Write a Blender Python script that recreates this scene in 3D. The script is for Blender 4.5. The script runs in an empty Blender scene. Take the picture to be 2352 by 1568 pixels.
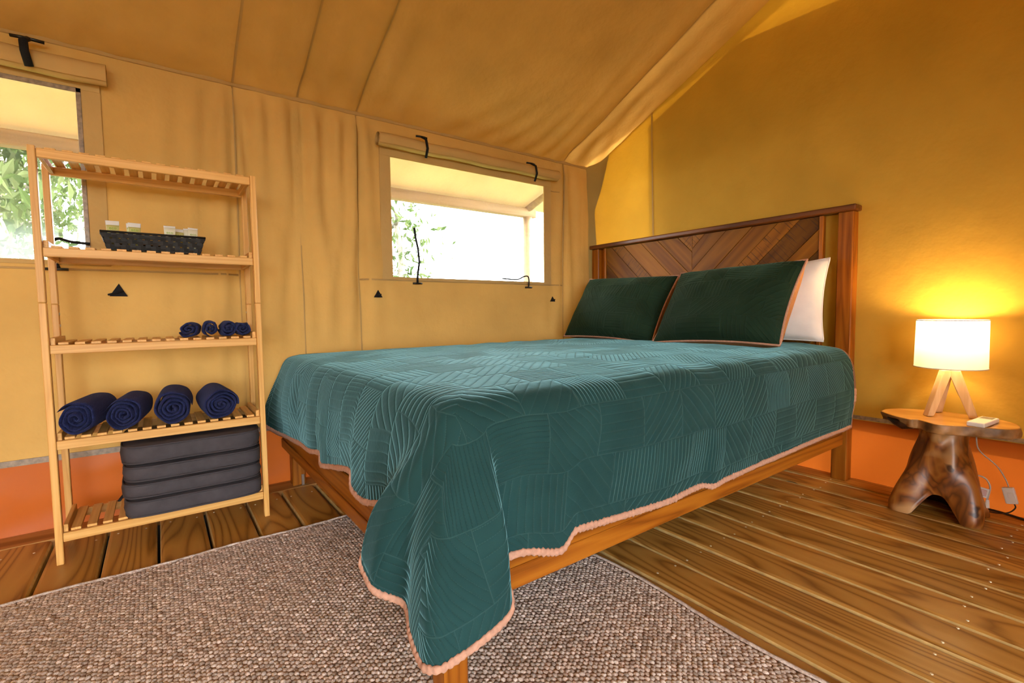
import bpy, bmesh, math, random
import numpy as np
from mathutils import Vector, Matrix, Euler

random.seed(7)
rng = np.random.default_rng(7)
SC = bpy.context.scene
COL = SC.collection
PI = math.pi

# ------------------------------------------------------------------ camera
cd = bpy.data.cameras.new('camera')
cam = bpy.data.objects.new('camera', cd)
COL.objects.link(cam)
cd.sensor_fit = 'HORIZONTAL'
cd.sensor_width = 36.0
cd.lens = 16.809
cd.clip_start = 0.02
_r = Vector((0.80362724, -0.5950271, -0.01122566))
_u = Vector((0.04588086, 0.04313707, 0.9980151))
_d = Vector((0.59336179, 0.80254716, -0.06196648))
cam.matrix_world = Matrix(((_r.x, _u.x, -_d.x, 0.0), (_r.y, _u.y, -_d.y, 0.0), (_r.z, _u.z, -_d.z, 0.785), (0, 0, 0, 1)))
SC.camera = cam

# ------------------------------------------------------------------ world, sun, exposure
world = bpy.data.worlds.new('overcast_sky')
SC.world = world
world.use_nodes = True
bg = world.node_tree.nodes['Background']
bg.inputs['Color'].default_value = (0.93, 0.97, 1.0, 1)
bg.inputs['Strength'].default_value = 16.0
sd = bpy.data.lights.new('sun', 'SUN')
sd.energy = 20.0
sd.angle = math.radians(2.0)
sd.color = (1.0, 0.93, 0.80)
sun = bpy.data.objects.new('sun', sd)
COL.objects.link(sun)
sun.rotation_euler = Vector((-1.0, 0.22, -0.62)).to_track_quat('-Z', 'Y').to_euler()
SC.view_settings.view_transform = 'Standard'
SC.view_settings.look = 'None'
SC.view_settings.exposure = 0.18
SC.view_settings.gamma = 1.0
SC.view_settings.use_curve_mapping = False

# ------------------------------------------------------------------ node helpers
def S(r, g, b):
    def f(c):
        c /= 255.0
        return c / 12.92 if c <= 0.04045 else ((c + 0.055) / 1.055) ** 2.4
    return (f(r), f(g), f(b), 1.0)

class NT:
    def __init__(s, name):
        s.m = bpy.data.materials.new(name)
        s.m.use_nodes = True
        s.t = s.m.node_tree
        s.t.nodes.clear()
        s.out = s.n('ShaderNodeOutputMaterial')
    def n(s, typ, **kw):
        nd = s.t.nodes.new(typ)
        for k, v in kw.items():
            setattr(nd, k, v)
        return nd
    def put(s, sock, v):
        if v is None:
            return
        if hasattr(v, 'is_output'):
            s.t.links.new(v, sock)
        else:
            sock.default_value = v
    def math(s, op, a, b=None, c=None, clamp=False):
        nd = s.n('ShaderNodeMath', operation=op, use_clamp=clamp)
        s.put(nd.inputs[0], a); s.put(nd.inputs[1], b); s.put(nd.inputs[2], c)
        return nd.outputs[0]
    def vmath(s, op, a, b=None):
        nd = s.n('ShaderNodeVectorMath', operation=op)
        s.put(nd.inputs[0], a); s.put(nd.inputs[1], b)
        return nd.outputs[1] if op in ('LENGTH', 'DOT_PRODUCT') else nd.outputs[0]
    def coord(s, kind='Object'):
        return s.n('ShaderNodeTexCoord').outputs[kind]
    def rand(s):
        return s.n('ShaderNodeObjectInfo').outputs['Random']
    def noise(s, vec, scale, detail=2.0, rough=0.5, dist=0.0):
        nd = s.n('ShaderNodeTexNoise')
        s.put(nd.inputs['Vector'], vec)
        nd.inputs['Scale'].default_value = scale
        nd.inputs['Detail'].default_value = detail
        nd.inputs['Roughness'].default_value = rough
        nd.inputs['Distortion'].default_value = dist
        return nd.outputs['Fac']
    def ramp(s, fac, stops):
        nd = s.n('ShaderNodeValToRGB')
        el = nd.color_ramp.elements
        while len(el) > 1:
            el.remove(el[-1])
        el[0].position, el[0].color = stops[0]
        for p, c in stops[1:]:
            e = el.new(p); e.color = c
        s.put(nd.inputs[0], fac)
        return nd.outputs[0]
    def mix(s, fac, a, b, blend='MIX'):
        nd = s.n('ShaderNodeMix', data_type='RGBA', blend_type=blend)
        s.put(nd.inputs[0], fac); s.put(nd.inputs[6], a); s.put(nd.inputs[7], b)
        return nd.outputs[2]
    def bump(s, h, strength=0.5, dist=0.002, normal=None):
        nd = s.n('ShaderNodeBump')
        nd.inputs['Strength'].default_value = strength
        nd.inputs['Distance'].default_value = dist
        s.put(nd.inputs['Height'], h)
        if normal is not None:
            s.put(nd.inputs['Normal'], normal)
        return nd.outputs[0]
    def pbsdf(s, col, rough=0.5, normal=None, **kw):
        nd = s.n('ShaderNodeBsdfPrincipled')
        s.put(nd.inputs['Base Color'], col)
        s.put(nd.inputs['Roughness'], rough)
        if normal is not None:
            s.put(nd.inputs['Normal'], normal)
        for k, v in kw.items():
            s.put(nd.inputs[k], v)
        return nd.outputs[0]
    def mixsh(s, fac, a, b):
        nd = s.n('ShaderNodeMixShader')
        s.put(nd.inputs[0], fac); s.put(nd.inputs[1], a); s.put(nd.inputs[2], b)
        return nd.outputs[0]
    def end(s, sh):
        s.t.links.new(sh, s.out.inputs[0])
        return s.m

def m_plain(name, col, rough=0.6, spec=0.4, noise_amt=0.0, nscale=40, bump=0.0, bscale=300, metal=0.0):
    N = NT(name)
    c = col
    co = N.coord()
    if noise_amt:
        f = N.noise(co, nscale, 3)
        dark = tuple(x * (1 - noise_amt) for x in col[:3]) + (1,)
        lite = tuple(min(1, x * (1 + noise_amt)) for x in col[:3]) + (1,)
        c = N.ramp(f, [(0.3, dark), (0.7, lite)])
    nm = N.bump(N.noise(co, bscale, 2), bump, 0.001) if bump else None
    return N.end(N.pbsdf(c, rough, nm, **{'Specular IOR Level': spec, 'Metallic': metal}))

def m_wood(name, stops, axis=0, stretch=0.07, nscale=9.0, rings=9.0, rough=0.45, coat=0.0, knots=0.0, knot_col=(0.05, 0.02, 0.008, 1), hue_var=0.25, bump=0.15, fiber=0.35, saw=0.0):
    """grain = contour lines of noise stretched along the local axis"""
    N = NT(name)
    co = N.coord()
    rnd = N.rand()
    sc = [1.0, 1.0, 1.0]; sc[axis] = stretch
    p = N.vmath('MULTIPLY', co, tuple(sc))
    off = N.n('ShaderNodeCombineXYZ')
    N.put(off.inputs[0], N.math('MULTIPLY', rnd, 37.0)); N.put(off.inputs[1], N.math('MULTIPLY', rnd, 71.0)); N.put(off.inputs[2], N.math('MULTIPLY', rnd, 13.0))
    p = N.vmath('ADD', p, off.outputs[0])
    n1 = N.noise(p, nscale, 1.5, 0.45)
    ring = N.math('PINGPONG', N.math('MULTIPLY', n1, rings), 0.5)
    ring = N.math('MULTIPLY', ring, 2.0)
    sf = [1.0, 1.0, 1.0]; sf[axis] = 0.02
    fib = N.noise(N.vmath('MULTIPLY', co, tuple(sf)), 420.0, 2, 0.6)
    v = N.math('ADD', N.math('MULTIPLY', ring, 1 - fiber), N.math('MULTIPLY', fib, fiber))
    col = N.ramp(v, stops)
    if knots:
        vo = N.n('ShaderNodeTexVoronoi')
        sk = [1.0, 1.0, 1.0]; sk[axis] = 0.38
        N.put(vo.inputs['Vector'], N.vmath('ADD', N.vmath('MULTIPLY', co, tuple(sk)), off.outputs[0]))
        vo.inputs['Scale'].default_value = 5.0
        k = N.math('LESS_THAN', vo.outputs['Distance'], 0.06)
        sep = N.n('ShaderNodeSeparateColor'); N.put(sep.inputs[0], vo.outputs['Color'])
        k = N.math('MULTIPLY', k, N.math('LESS_THAN', sep.outputs[0], knots))
        col = N.mix(N.math('MULTIPLY', k, 0.8), col, knot_col)
    hsv = N.n('ShaderNodeHueSaturation')
    N.put(hsv.inputs['Color'], col)
    N.put(hsv.inputs['Value'], N.math('ADD', N.math('MULTIPLY', rnd, hue_var), 1.0 - hue_var / 2))
    col = hsv.outputs[0]
    h = v
    if saw:
        ss = [8.0, 8.0, 8.0]; ss[axis] = 160.0
        sn = N.noise(N.vmath('MULTIPLY', co, tuple(ss)), 1.0, 1)
        sm = N.math('GREATER_THAN', sn, 0.60)
        on = N.math('LESS_THAN', N.math('FRACT', N.math('MULTIPLY', rnd, 7.31)), saw)
        sm = N.math('MULTIPLY', sm, on)
        col = N.mix(N.math('MULTIPLY', sm, 0.65), col, knot_col)
    nm = N.bump(h, bump, 0.001)
    return N.end(N.pbsdf(col, rough, nm, **{'Specular IOR Level': 0.2, 'Coat Weight': coat, 'Coat Roughness': 0.15}))

def m_canvas(name, col, trans=0.3, olive=0.0, weave=True):
    N = NT(name)
    co = N.coord()
    f = N.noise(co, 3.0, 4, 0.55)
    d = tuple(x * 0.90 for x in col[:3]) + (1,)
    l = tuple(x * 1.06 for x in col[:3]) + (1,)
    c = N.ramp(f, [(0.3, d), (0.7, l)])
    w = N.noise(co, 900.0, 1)
    big = N.noise(co, 14.0, 3, 0.6)
    nm = N.bump(w, 0.25, 0.0008)
    nm = N.bump(big, 0.35, 0.012, nm)
    df = N.n('ShaderNodeBsdfDiffuse'); N.put(df.inputs[0], c); N.put(df.inputs['Normal'], nm)
    gm = N.n('ShaderNodeGamma'); N.put(gm.inputs[0], c); gm.inputs[1].default_value = 1.7
    tr = N.n('ShaderNodeBsdfTranslucent'); N.put(tr.inputs[0], gm.outputs[0]); N.put(tr.inputs['Normal'], nm)
    return N.end(N.mixsh(trans, df.outputs[0], tr.outputs[0]))

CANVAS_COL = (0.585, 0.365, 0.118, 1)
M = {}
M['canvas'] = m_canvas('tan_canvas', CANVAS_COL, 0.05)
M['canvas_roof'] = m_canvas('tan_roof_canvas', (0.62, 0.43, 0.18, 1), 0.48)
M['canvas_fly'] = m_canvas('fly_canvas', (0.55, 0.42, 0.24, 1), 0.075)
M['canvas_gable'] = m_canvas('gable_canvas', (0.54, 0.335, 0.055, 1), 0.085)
M['canvas_trim'] = m_canvas('canvas_trim', (0.54, 0.355, 0.135, 1), 0.04)
M['canvas_olive'] = m_canvas('doubled_canvas', (0.36, 0.26, 0.09, 1), 0.02)
M['seam'] = m_canvas('seam_tape', (0.46, 0.30, 0.12, 1), 0.04)

def m_skirt():
    N = NT('orange_vinyl')
    co = N.coord()
    f = N.noise(co, 2.5, 3)
    c = N.ramp(f, [(0.3, (0.32, 0.066, 0.006, 1)), (0.7, (0.37, 0.084, 0.009, 1))])
    nm = N.bump(N.noise(co, 6.0, 2, 0.5), 0.25, 0.012)
    a = N.pbsdf(c, 0.42, nm, **{'Specular IOR Level': 0.2})
    tr = N.n('ShaderNodeBsdfTranslucent'); N.put(tr.inputs[0], c)
    return N.end(N.mixsh(0.09, a, tr.outputs[0]))
M['skirt'] = m_skirt()
M['seam_mesh'] = m_plain('grey_welded_strip', (0.25, 0.18, 0.11, 1), 0.4, 0.5, 0.35, 60, 0.4, 200)

M['deck'] = m_wood('pine_deck', [(0.0, (0.15, 0.055, 0.008, 1)), (0.20, (0.29, 0.130, 0.024, 1)), (0.42, (0.43, 0.215, 0.046, 1)), (1.0, (0.50, 0.27, 0.066, 1))], axis=1, stretch=0.10, nscale=5.0, rings=22.0, rough=0.36, coat=0.10, knots=0.30, knot_col=(0.07, 0.025, 0.008, 1), bump=0.10, fiber=0.22, hue_var=0.22)
M['deck_edge'] = m_plain('pale_deck_edge', (0.62, 0.44, 0.17, 1), 0.5, 0.4, 0.2, 30)  # paler than the plank tops; used on sides and steep bevels
M['deck_x'] = m_wood('pine_border', [(0.0, (0.15, 0.055, 0.011, 1)), (0.35, (0.28, 0.12, 0.03, 1)), (1.0, (0.46, 0.24, 0.08, 1))], axis=0, stretch=0.05, nscale=9.0, rings=9.0, rough=0.5)
BAM = [(0.0, (0.52, 0.25, 0.06, 1)), (0.45, (0.66, 0.36, 0.10, 1)), (1.0, (0.75, 0.44, 0.15, 1))]
for k, a in (('bam_x', 0), ('bam_y', 1), ('bam_z', 2)):
    M[k] = m_wood('bamboo_' + 'xyz'[a], BAM, axis=a, stretch=0.03, nscale=40.0, rings=5.0, rough=0.4, hue_var=0.12, bump=0.05, fiber=0.5)
BED = [(0.0, (0.12, 0.027, 0.002, 1)), (0.35, (0.24, 0.068, 0.005, 1)), (1.0, (0.36, 0.122, 0.010, 1))]
for k, a in (('bed_x', 0), ('bed_y', 1), ('bed_z', 2)):
    M[k] = m_wood('acacia_' + 'xyz'[a], BED, axis=a, stretch=0.06, nscale=16.0, rings=6.0, rough=0.4, coat=0.08, knots=0.12, hue_var=0.25)
M['chevron'] = m_wood('reclaimed_board', [(0.0, (0.085, 0.024, 0.001, 1)), (0.3, (0.15, 0.050, 0.002, 1)), (1.0, (0.235, 0.090, 0.004, 1))], axis=0, stretch=0.10, nscale=11.0, rings=5.0, rough=0.5, knots=0.30, hue_var=1.0, saw=0.30, fiber=0.4)
M['cap'] = m_wood('dark_cap', [(0.0, (0.06, 0.017, 0.005, 1)), (1.0, (0.20, 0.065, 0.016, 1))], axis=1, stretch=0.05, nscale=14, rings=6, rough=0.4, coat=0.2, hue_var=0.1)

def m_quilt(name, base, dark, stitch, bw=0.165, bh=0.13, sheen=0.50, tint=(0.42, 0.92, 1.0, 1)):
    N = NT(name)
    uv = N.coord('UV')
    sep = N.n('ShaderNodeSeparateXYZ'); N.put(sep.inputs[0], uv)
    u, v = sep.outputs[0], sep.outputs[1]
    vi = N.math('FLOOR', N.math('DIVIDE', v, bh))
    u2 = N.math('ADD', u, N.math('MULTIPLY', vi, 0.061))
    ui = N.math('FLOOR', N.math('DIVIDE', u2, bw))
    cid = N.n('ShaderNodeCombineXYZ'); N.put(cid.inputs[0], ui); N.put(cid.inputs[1], vi)
    wn = N.n('ShaderNodeTexWhiteNoise', noise_dimensions='2D'); N.put(wn.inputs['Vector'], cid.outputs[0])
    sc = N.n('ShaderNodeSeparateColor'); N.put(sc.inputs[0], wn.outputs['Color'])
    ang = N.math('MULTIPLY', N.math('FLOOR', N.math('MULTIPLY', wn.outputs['Value'], 3.999)), PI / 4)
    spacing = N.math('ADD', N.math('MULTIPLY', sc.outputs[1], 0.020), 0.011)
    ca, sa = N.math('COSINE', ang), N.math('SINE', ang)
    along = N.math('ADD', N.math('MULTIPLY', u, ca), N.math('MULTIPLY', v, sa))
    perp = N.math('SUBTRACT', N.math('MULTIPLY', v, ca), N.math('MULTIPLY', u, sa))
    t = N.math('FRACT', N.math('DIVIDE', perp, spacing))
    e = N.math('ABSOLUTE', N.math('SUBTRACT', N.math('MULTIPLY', t, 2.0), 1.0))      # 1 at the stitch line
    puff = N.math('SUBTRACT', 1.0, N.math('POWER', e, 4.0))
    fu = N.math('FRACT', N.math('DIVIDE', u2, bw)); fv = N.math('FRACT', N.math('DIVIDE', v, bh))
    eu = N.math('ABSOLUTE', N.math('SUBTRACT', N.math('MULTIPLY', fu, 2.0), 1.0))
    ev = N.math('ABSOLUTE', N.math('SUBTRACT', N.math('MULTIPLY', fv, 2.0), 1.0))
    eb = N.math('MAXIMUM', eu, ev)
    pb = N.math('SUBTRACT', 1.0, N.math('POWER', eb, 24.0))
    h = N.math('MULTIPLY', puff, pb)
    wr = N.noise(uv, 70.0, 3, 0.6)
    h2 = N.math('ADD', h, N.math('MULTIPLY', wr, 0.35))
    dash = N.math('LESS_THAN', N.math('FRACT', N.math('DIVIDE', along, 0.0055)), 0.6)
    st = N.math('MULTIPLY', N.math('GREATER_THAN', e, 0.95), dash)
    st2 = N.math('GREATER_THAN', eb, 0.986)
    st = N.math('MAXIMUM', st, N.math('MULTIPLY', st2, 0.8))
    col = N.ramp(N.noise(uv, 9.0, 3), [(0.3, dark), (0.7, base)])
    col = N.mix(N.math('MULTIPLY', st, 0.16), col, stitch)
    nm = N.bump(h2, 0.6, 0.0030)
    return N.end(N.pbsdf(col, 0.8, nm, **{'Specular IOR Level': 0.12, 'Sheen Weight': sheen, 'Sheen Roughness': 0.35, 'Sheen Tint': tint}))
M['quilt'] = m_quilt('green_quilting', (0.013, 0.050, 0.050, 1), (0.010, 0.040, 0.040, 1), (0.10, 0.19, 0.18, 1))
M['sham'] = m_quilt('green_sham', (0.013, 0.034, 0.019, 1), (0.010, 0.025, 0.014, 1), (0.04, 0.08, 0.06, 1), 0.115, 0.095, 0.12, (0.5, 0.95, 0.65, 1))
M['binding'] = m_plain('rose_tan_binding', (0.46, 0.25, 0.17, 1), 0.8, 0.2, 0.15, 120, 0.6, 160)
M['backing'] = m_plain('tan_backing', (0.52, 0.24, 0.09, 1), 0.85, 0.2, 0.1, 60, 0.3, 300)
M['linen'] = m_plain('white_linen', (0.80, 0.78, 0.76, 1), 0.8, 0.2, 0.03, 20, 0.4, 30)

def m_towel():
    N = NT('navy_terry')
    co = N.coord()
    f = N.noise(co, 220.0, 3, 0.7)
    c = N.ramp(f, [(0.3, (0.005, 0.006, 0.026, 1)), (0.58, (0.014, 0.020, 0.085, 1)), (0.8, (0.045, 0.06, 0.20, 1))])
    nm = N.bump(f, 1.0, 0.004)
    return N.end(N.pbsdf(c, 0.95, nm, **{'Specular IOR Level': 0.1, 'Sheen Weight': 0.2, 'Sheen Tint': (0.3, 0.35, 0.7, 1)}))
M['towel'] = m_towel()
M['cushion'] = m_plain('charcoal_fabric', (0.052, 0.046, 0.050, 1), 0.8, 0.25, 0.15, 30, 0.3, 500)
M['cushion_pipe'] = m_plain('charcoal_piping', (0.050, 0.044, 0.048, 1), 0.8, 0.2)
M['black_plastic'] = m_plain('black_plastic', (0.008, 0.008, 0.009, 1), 0.4, 0.5)
M['black_strap'] = m_plain('black_webbing', (0.010, 0.010, 0.012, 1), 0.8, 0.2, 0.3, 300)
M['basket'] = m_plain('black_strap_weave', (0.009, 0.008, 0.007, 1), 0.6, 0.3, 0.2, 80, 0.3, 600)
M['steel'] = m_plain('steel', (0.6, 0.6, 0.6, 1), 0.3, 0.5, metal=1.0)
M['white_plastic'] = m_plain('white_plastic', (0.78, 0.77, 0.76, 1), 0.35, 0.5)
M['grey_screen'] = m_plain('grey_display', (0.25, 0.26, 0.24, 1), 0.2, 0.5)
M['red_print'] = m_plain('red_print', (0.55, 0.12, 0.10, 1), 0.6, 0.3)
M['nail'] = m_plain('nail_head', (0.62, 0.55, 0.40, 1), 0.4, 0.5, metal=0.4)
M['cord_grey'] = m_plain('grey_cord', (0.50, 0.49, 0.46, 1), 0.5, 0.4)
M['cord_dark'] = m_plain('dark_cord', (0.035, 0.025, 0.018, 1), 0.5, 0.4)

def m_tube(name, col):
    N = NT(name)
    a = N.pbsdf(col, 0.35, None, **{'Specular IOR Level': 0.5})
    tr = N.n('ShaderNodeBsdfTranslucent'); N.put(tr.inputs[0], col)
    return N.end(N.mixsh(0.35, a, tr.outputs[0]))
M['tube_gel'] = m_tube('yellow_gel_tube', (0.62, 0.58, 0.22, 1))
M['tube_white'] = m_tube('cream_tube', (0.80, 0.78, 0.62, 1))
M['tube_crimp'] = m_tube('frosted_crimp', (0.80, 0.79, 0.76, 1))
M['green_print'] = m_plain('green_print', (0.25, 0.42, 0.02, 1), 0.5, 0.3)

def m_rug():
    N = NT('sisal_weave')
    co = N.coord()
    f = N.noise(N.vmath('MULTIPLY', co, (1.0, 0.25, 1.0)), 700.0, 2, 0.6)
    g = N.noise(co, 90.0, 2)
    v = N.math('ADD', N.math('MULTIPLY', f, 0.6), N.math('MULTIPLY', g, 0.4))
    c = N.ramp(v, [(0.32, (0.22, 0.155, 0.12, 1)), (0.5, (0.50, 0.41, 0.345, 1)), (0.68, (0.78, 0.71, 0.66, 1))])
    isl = N.n('ShaderNodeNewGeometry').outputs['Random Per Island']
    hv = N.n('ShaderNodeHueSaturation'); N.put(hv.inputs['Color'], c); N.put(hv.inputs['Value'], N.math('ADD', N.math('MULTIPLY', isl, 0.55), 0.72)); c = hv.outputs[0]
    nm = N.bump(f, 0.6, 0.001)
    return N.end(N.pbsdf(c, 0.55, nm, **{'Specular IOR Level': 0.35}))
M['rug'] = m_rug()
M['rug_back'] = m_plain('dark_rug_backing', (0.22, 0.14, 0.10, 1), 0.9, 0.1)

def m_stump():
    N = NT('varnished_root_wood')
    co = N.coord()
    p = N.vmath('MULTIPLY', co, (1.0, 1.0, 0.45))
    n1 = N.noise(p, 9.0, 3, 0.5, 0.8)
    ring = N.math('MULTIPLY', N.math('PINGPONG', N.math('MULTIPLY', n1, 5.0), 0.5), 2.0)
    c = N.ramp(ring, [(0.0, (0.10, 0.026, 0.004, 1)), (0.4, (0.24, 0.075, 0.011, 1)), (1.0, (0.36, 0.14, 0.026, 1))])
    pale = N.noise(co, 7.0, 2, 0.5)
    c = N.mix(N.ramp(pale, [(0.53, (0, 0, 0, 1)), (0.64, (1, 1, 1, 1))]), c, (0.50, 0.28, 0.11, 1))
    dk = N.noise(co, 16.0, 2, 0.5)
    c = N.mix(N.ramp(dk, [(0.66, (0, 0, 0, 1)), (0.72, (1, 1, 1, 1))]), c, (0.05, 0.014, 0.004, 1))
    nm = N.bump(n1, 0.4, 0.01)
    return N.end(N.pbsdf(c, 0.38, nm, **{'Coat Weight': 0.15, 'Coat Roughness': 0.25}))
M['stump'] = m_stump()
M['stump_in'] = m_plain('charred_hollow', (0.035, 0.012, 0.005, 1), 0.35, 0.5, 0.6, 40, 0.6, 60)
M['slab'] = m_wood('slab_top', [(0.0, (0.36, 0.16, 0.035, 1)), (0.5, (0.50, 0.25, 0.06, 1)), (1.0, (0.60, 0.33, 0.10, 1))], axis=1, stretch=0.25, nscale=10, rings=5, rough=0.3, coat=0.4, hue_var=0.0)
M['bark'] = m_plain('slab_bark', (0.30, 0.155, 0.055, 1), 0.45, 0.4, 0.6, 18, 0.7, 40)
M['lampwood'] = m_wood('beech', [(0.0, (0.55, 0.34, 0.16, 1)), (1.0, (0.72, 0.50, 0.28, 1))], axis=2, stretch=0.05, nscale=30, rings=3, rough=0.5, hue_var=0.1)

def m_shade():
    N = NT('white_lampshade')
    co = N.coord()
    w = N.noise(N.vmath('MULTIPLY', co, (1, 1, 6)), 260.0, 1)
    df = N.n('ShaderNodeBsdfDiffuse'); df.inputs[0].default_value = (0.80, 0.77, 0.70, 1)
    tr = N.n('ShaderNodeBsdfTranslucent'); tr.inputs[0].default_value = (0.90, 0.86, 0.78, 1)
    N.put(df.inputs['Normal'], N.bump(w, 0.2, 0.0005))
    return N.end(N.mixsh(0.26, df.outputs[0], tr.outputs[0]))
M['shade'] = m_shade()
def m_emit(name, col, s):
    N = NT(name)
    e = N.n('ShaderNodeEmission'); e.inputs[0].default_value = col; e.inputs[1].default_value = s
    return N.end(e.outputs[0])
M['bulb'] = m_emit('lit_bulb', (1.0, 0.62, 0.26, 1), 12.0)

def m_pane():
    N = NT('hazy_clear_vinyl')
    co = N.coord()
    sp = N.noise(co, 260.0, 2, 0.6)
    st = N.noise(N.vmath('MULTIPLY', co, (30.0, 1.0, 1.6)), 1.0, 2, 0.5)
    fac = N.math('ADD', N.math('MULTIPLY', N.math('GREATER_THAN', sp, 0.64), 0.05), N.math('MULTIPLY', st, 0.035))
    fac = N.math('ADD', fac, 0.005)
    tp = N.n('ShaderNodeBsdfTransparent'); tp.inputs[0].default_value = (0.97, 0.98, 0.97, 1)
    tr = N.n('ShaderNodeBsdfTranslucent'); tr.inputs[0].default_value = (0.9, 0.92, 0.9, 1)
    a = N.mixsh(fac, tp.outputs[0], tr.outputs[0])
    gl = N.n('ShaderNodeBsdfGlossy'); gl.inputs[0].default_value = (1, 1, 1, 1); gl.inputs['Roughness'].default_value = 0.08
    return N.end(N.mixsh(0.04, a, gl.outputs[0]))
M['pane'] = m_pane()
M['leaf'] = None
def m_leaf():
    N = NT('leaves')
    rn = N.n('ShaderNodeNewGeometry').outputs['Random Per Island']
    c = N.ramp(rn, [(0.0, (0.025, 0.045, 0.012, 1)), (0.5, (0.05, 0.075, 0.022, 1)), (1.0, (0.09, 0.11, 0.045, 1))])
    df = N.n('ShaderNodeBsdfDiffuse'); N.put(df.inputs[0], c)
    tr = N.n('ShaderNodeBsdfTranslucent'); N.put(tr.inputs[0], c)
    return N.end(N.mixsh(0.4, df.outputs[0], tr.outputs[0]))
M['leaf'] = m_leaf()
M['bark_tree'] = m_plain('pale_bark', (0.16, 0.14, 0.11, 1), 0.9, 0.2, 0.3, 12, 0.5, 30)
M['grass'] = m_plain('grassy_ground', (0.10, 0.11, 0.05, 1), 0.95, 0.1, 0.35, 1.5)
M['timber'] = m_wood('fly_timber', [(0.0, (0.25, 0.16, 0.08, 1)), (1.0, (0.42, 0.28, 0.15, 1))], axis=0, stretch=0.05, nscale=14, rings=5, rough=0.7)

# ------------------------------------------------------------------ object helpers
def tag(o, label=None, cat=None, group=None, kind=None):
    if label: o['label'] = label
    if cat: o['category'] = cat
    if group: o['group'] = group
    if kind: o['kind'] = kind
    return o

def empty(name, loc, label=None, cat=None, group=None, kind=None):
    o = bpy.data.objects.new(name, None)
    o.empty_display_size = 0.05
    o.location = loc
    COL.objects.link(o)
    return tag(o, label, cat, group, kind)

def origin(parent):
    p = Vector((0, 0, 0))
    while parent is not None:
        p += parent.location
        parent = parent.parent
    return p

def link(name, me, mat, parent=None, loc=(0, 0, 0), rot=(0, 0, 0)):
    """loc is in world space; unrotated parents only"""
    o = bpy.data.objects.new(name, me)
    COL.objects.link(o)
    if mat is not None and len(me.materials) == 0:
        me.materials.append(mat)
    o.parent = parent
    o.location = Vector(loc) - origin(parent)
    o.rotation_euler = rot
    return o

def mesh(name, verts, faces, smooth=True, uvs=None):
    me = bpy.data.meshes.new(name)
    me.from_pydata([tuple(map(float, v)) for v in verts], [], faces)
    if uvs is not None:
        ul = me.uv_layers.new(name='UVMap')
        li = np.zeros(len(me.loops), dtype=np.int32)
        me.loops.foreach_get('vertex_index', li)
        ul.data.foreach_set('uv', np.asarray(uvs, dtype=np.float32)[li].ravel())
    if smooth:
        me.polygons.foreach_set('use_smooth', np.ones(len(me.polygons), dtype=bool))
    me.update()
    return me

_boxcache = {}
def box_mesh(sx, sy, sz, bev=0.002, seg=1):
    key = (round(sx, 5), round(sy, 5), round(sz, 5), bev, seg)
    if key in _boxcache:
        return _boxcache[key].copy()
    bm = bmesh.new()
    bmesh.ops.create_cube(bm, size=1.0)
    for v in bm.verts:
        v.co = Vector((v.co.x * sx, v.co.y * sy, v.co.z * sz))
    if bev > 0:
        bmesh.ops.bevel(bm, geom=list(bm.edges), offset=min(bev, 0.45 * min(sx, sy, sz)), segments=seg, profile=0.5, affect='EDGES')
    me = bpy.data.meshes.new('box')
    bm.to_mesh(me); bm.free()
    _boxcache[key] = me
    return me.copy()

def box(name, lo, hi, mat, parent=None, bev=0.002, rot=(0, 0, 0), seg=1):
    lo, hi = Vector(lo), Vector(hi)
    s = hi - lo
    return link(name, box_mesh(s.x, s.y, s.z, bev, seg), mat, parent, (lo + hi) / 2, rot)

def frames(pts):
    pts = [Vector(p) for p in pts]
    out = []
    up = Vector((0, 0, 1))
    t0 = (pts[1] - pts[0]).normalized()
    if abs(t0.dot(up)) > 0.9:
        up = Vector((1, 0, 0))
    n = (up - t0 * up.dot(t0)).normalized()
    for i, p in enumerate(pts):
        a = pts[max(i - 1, 0)]; b = pts[min(i + 1, len(pts) - 1)]
        t = (b - a)
        if t.length < 1e-9: t = t0
        t = t.normalized()
        n = n - t * n.dot(t)
        n = n.normalized() if n.length > 1e-6 else t.orthogonal().normalized()
        out.append((p, n, t.cross(n)))
    return out

def tube_mesh(pts, r, sides=8, rn=None, cap=True, closed=False):
    """r: float or list; rn: second radius along binormal"""
    fr = frames(pts)
    V, F = [], []
    for i, (p, n, b) in enumerate(fr):
        ra = r[i] if isinstance(r, (list, tuple, np.ndarray)) else r
        rb = ra if rn is None else rn
        for k in range(sides):
            a = 2 * PI * k / sides
            V.append(p + n * (math.cos(a) * ra) + b * (math.sin(a) * rb))
    m = len(fr)
    rngm = m if closed else m - 1
    for i in range(rngm):
        j = (i + 1) % m
        for k in range(sides):
            k2 = (k + 1) % sides
            F.append((i * sides + k, i * sides + k2, j * sides + k2, j * sides + k))
    if cap and not closed:
        F.append(tuple(range(sides - 1, -1, -1)))
        F.append(tuple((m - 1) * sides + k for k in range(sides)))
    return V, F

def tube(name, pts, r, mat, parent=None, sides=8, rn=None, closed=False):
    o0 = origin(parent)
    V, F = tube_mesh([Vector(p) - o0 for p in pts], r, sides, rn, True, closed)
    return link(name, mesh(name, V, F), mat, parent, o0)

def catmull(P, n):
    P = [np.array(p, float) for p in P]
    out = []
    m = len(P)
    for i in range(m - 1):
        p0 = P[max(i - 1, 0)]; p1 = P[i]; p2 = P[i + 1]; p3 = P[min(i + 2, m - 1)]
        for k in range(n):
            t = k / n
            out.append(0.5 * ((2 * p1) + (-p0 + p2) * t + (2 * p0 - 5 * p1 + 4 * p2 - p3) * t * t + (-p0 + 3 * p1 - 3 * p2 + p3) * t ** 3))
    out.append(P[-1])
    return out

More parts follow.
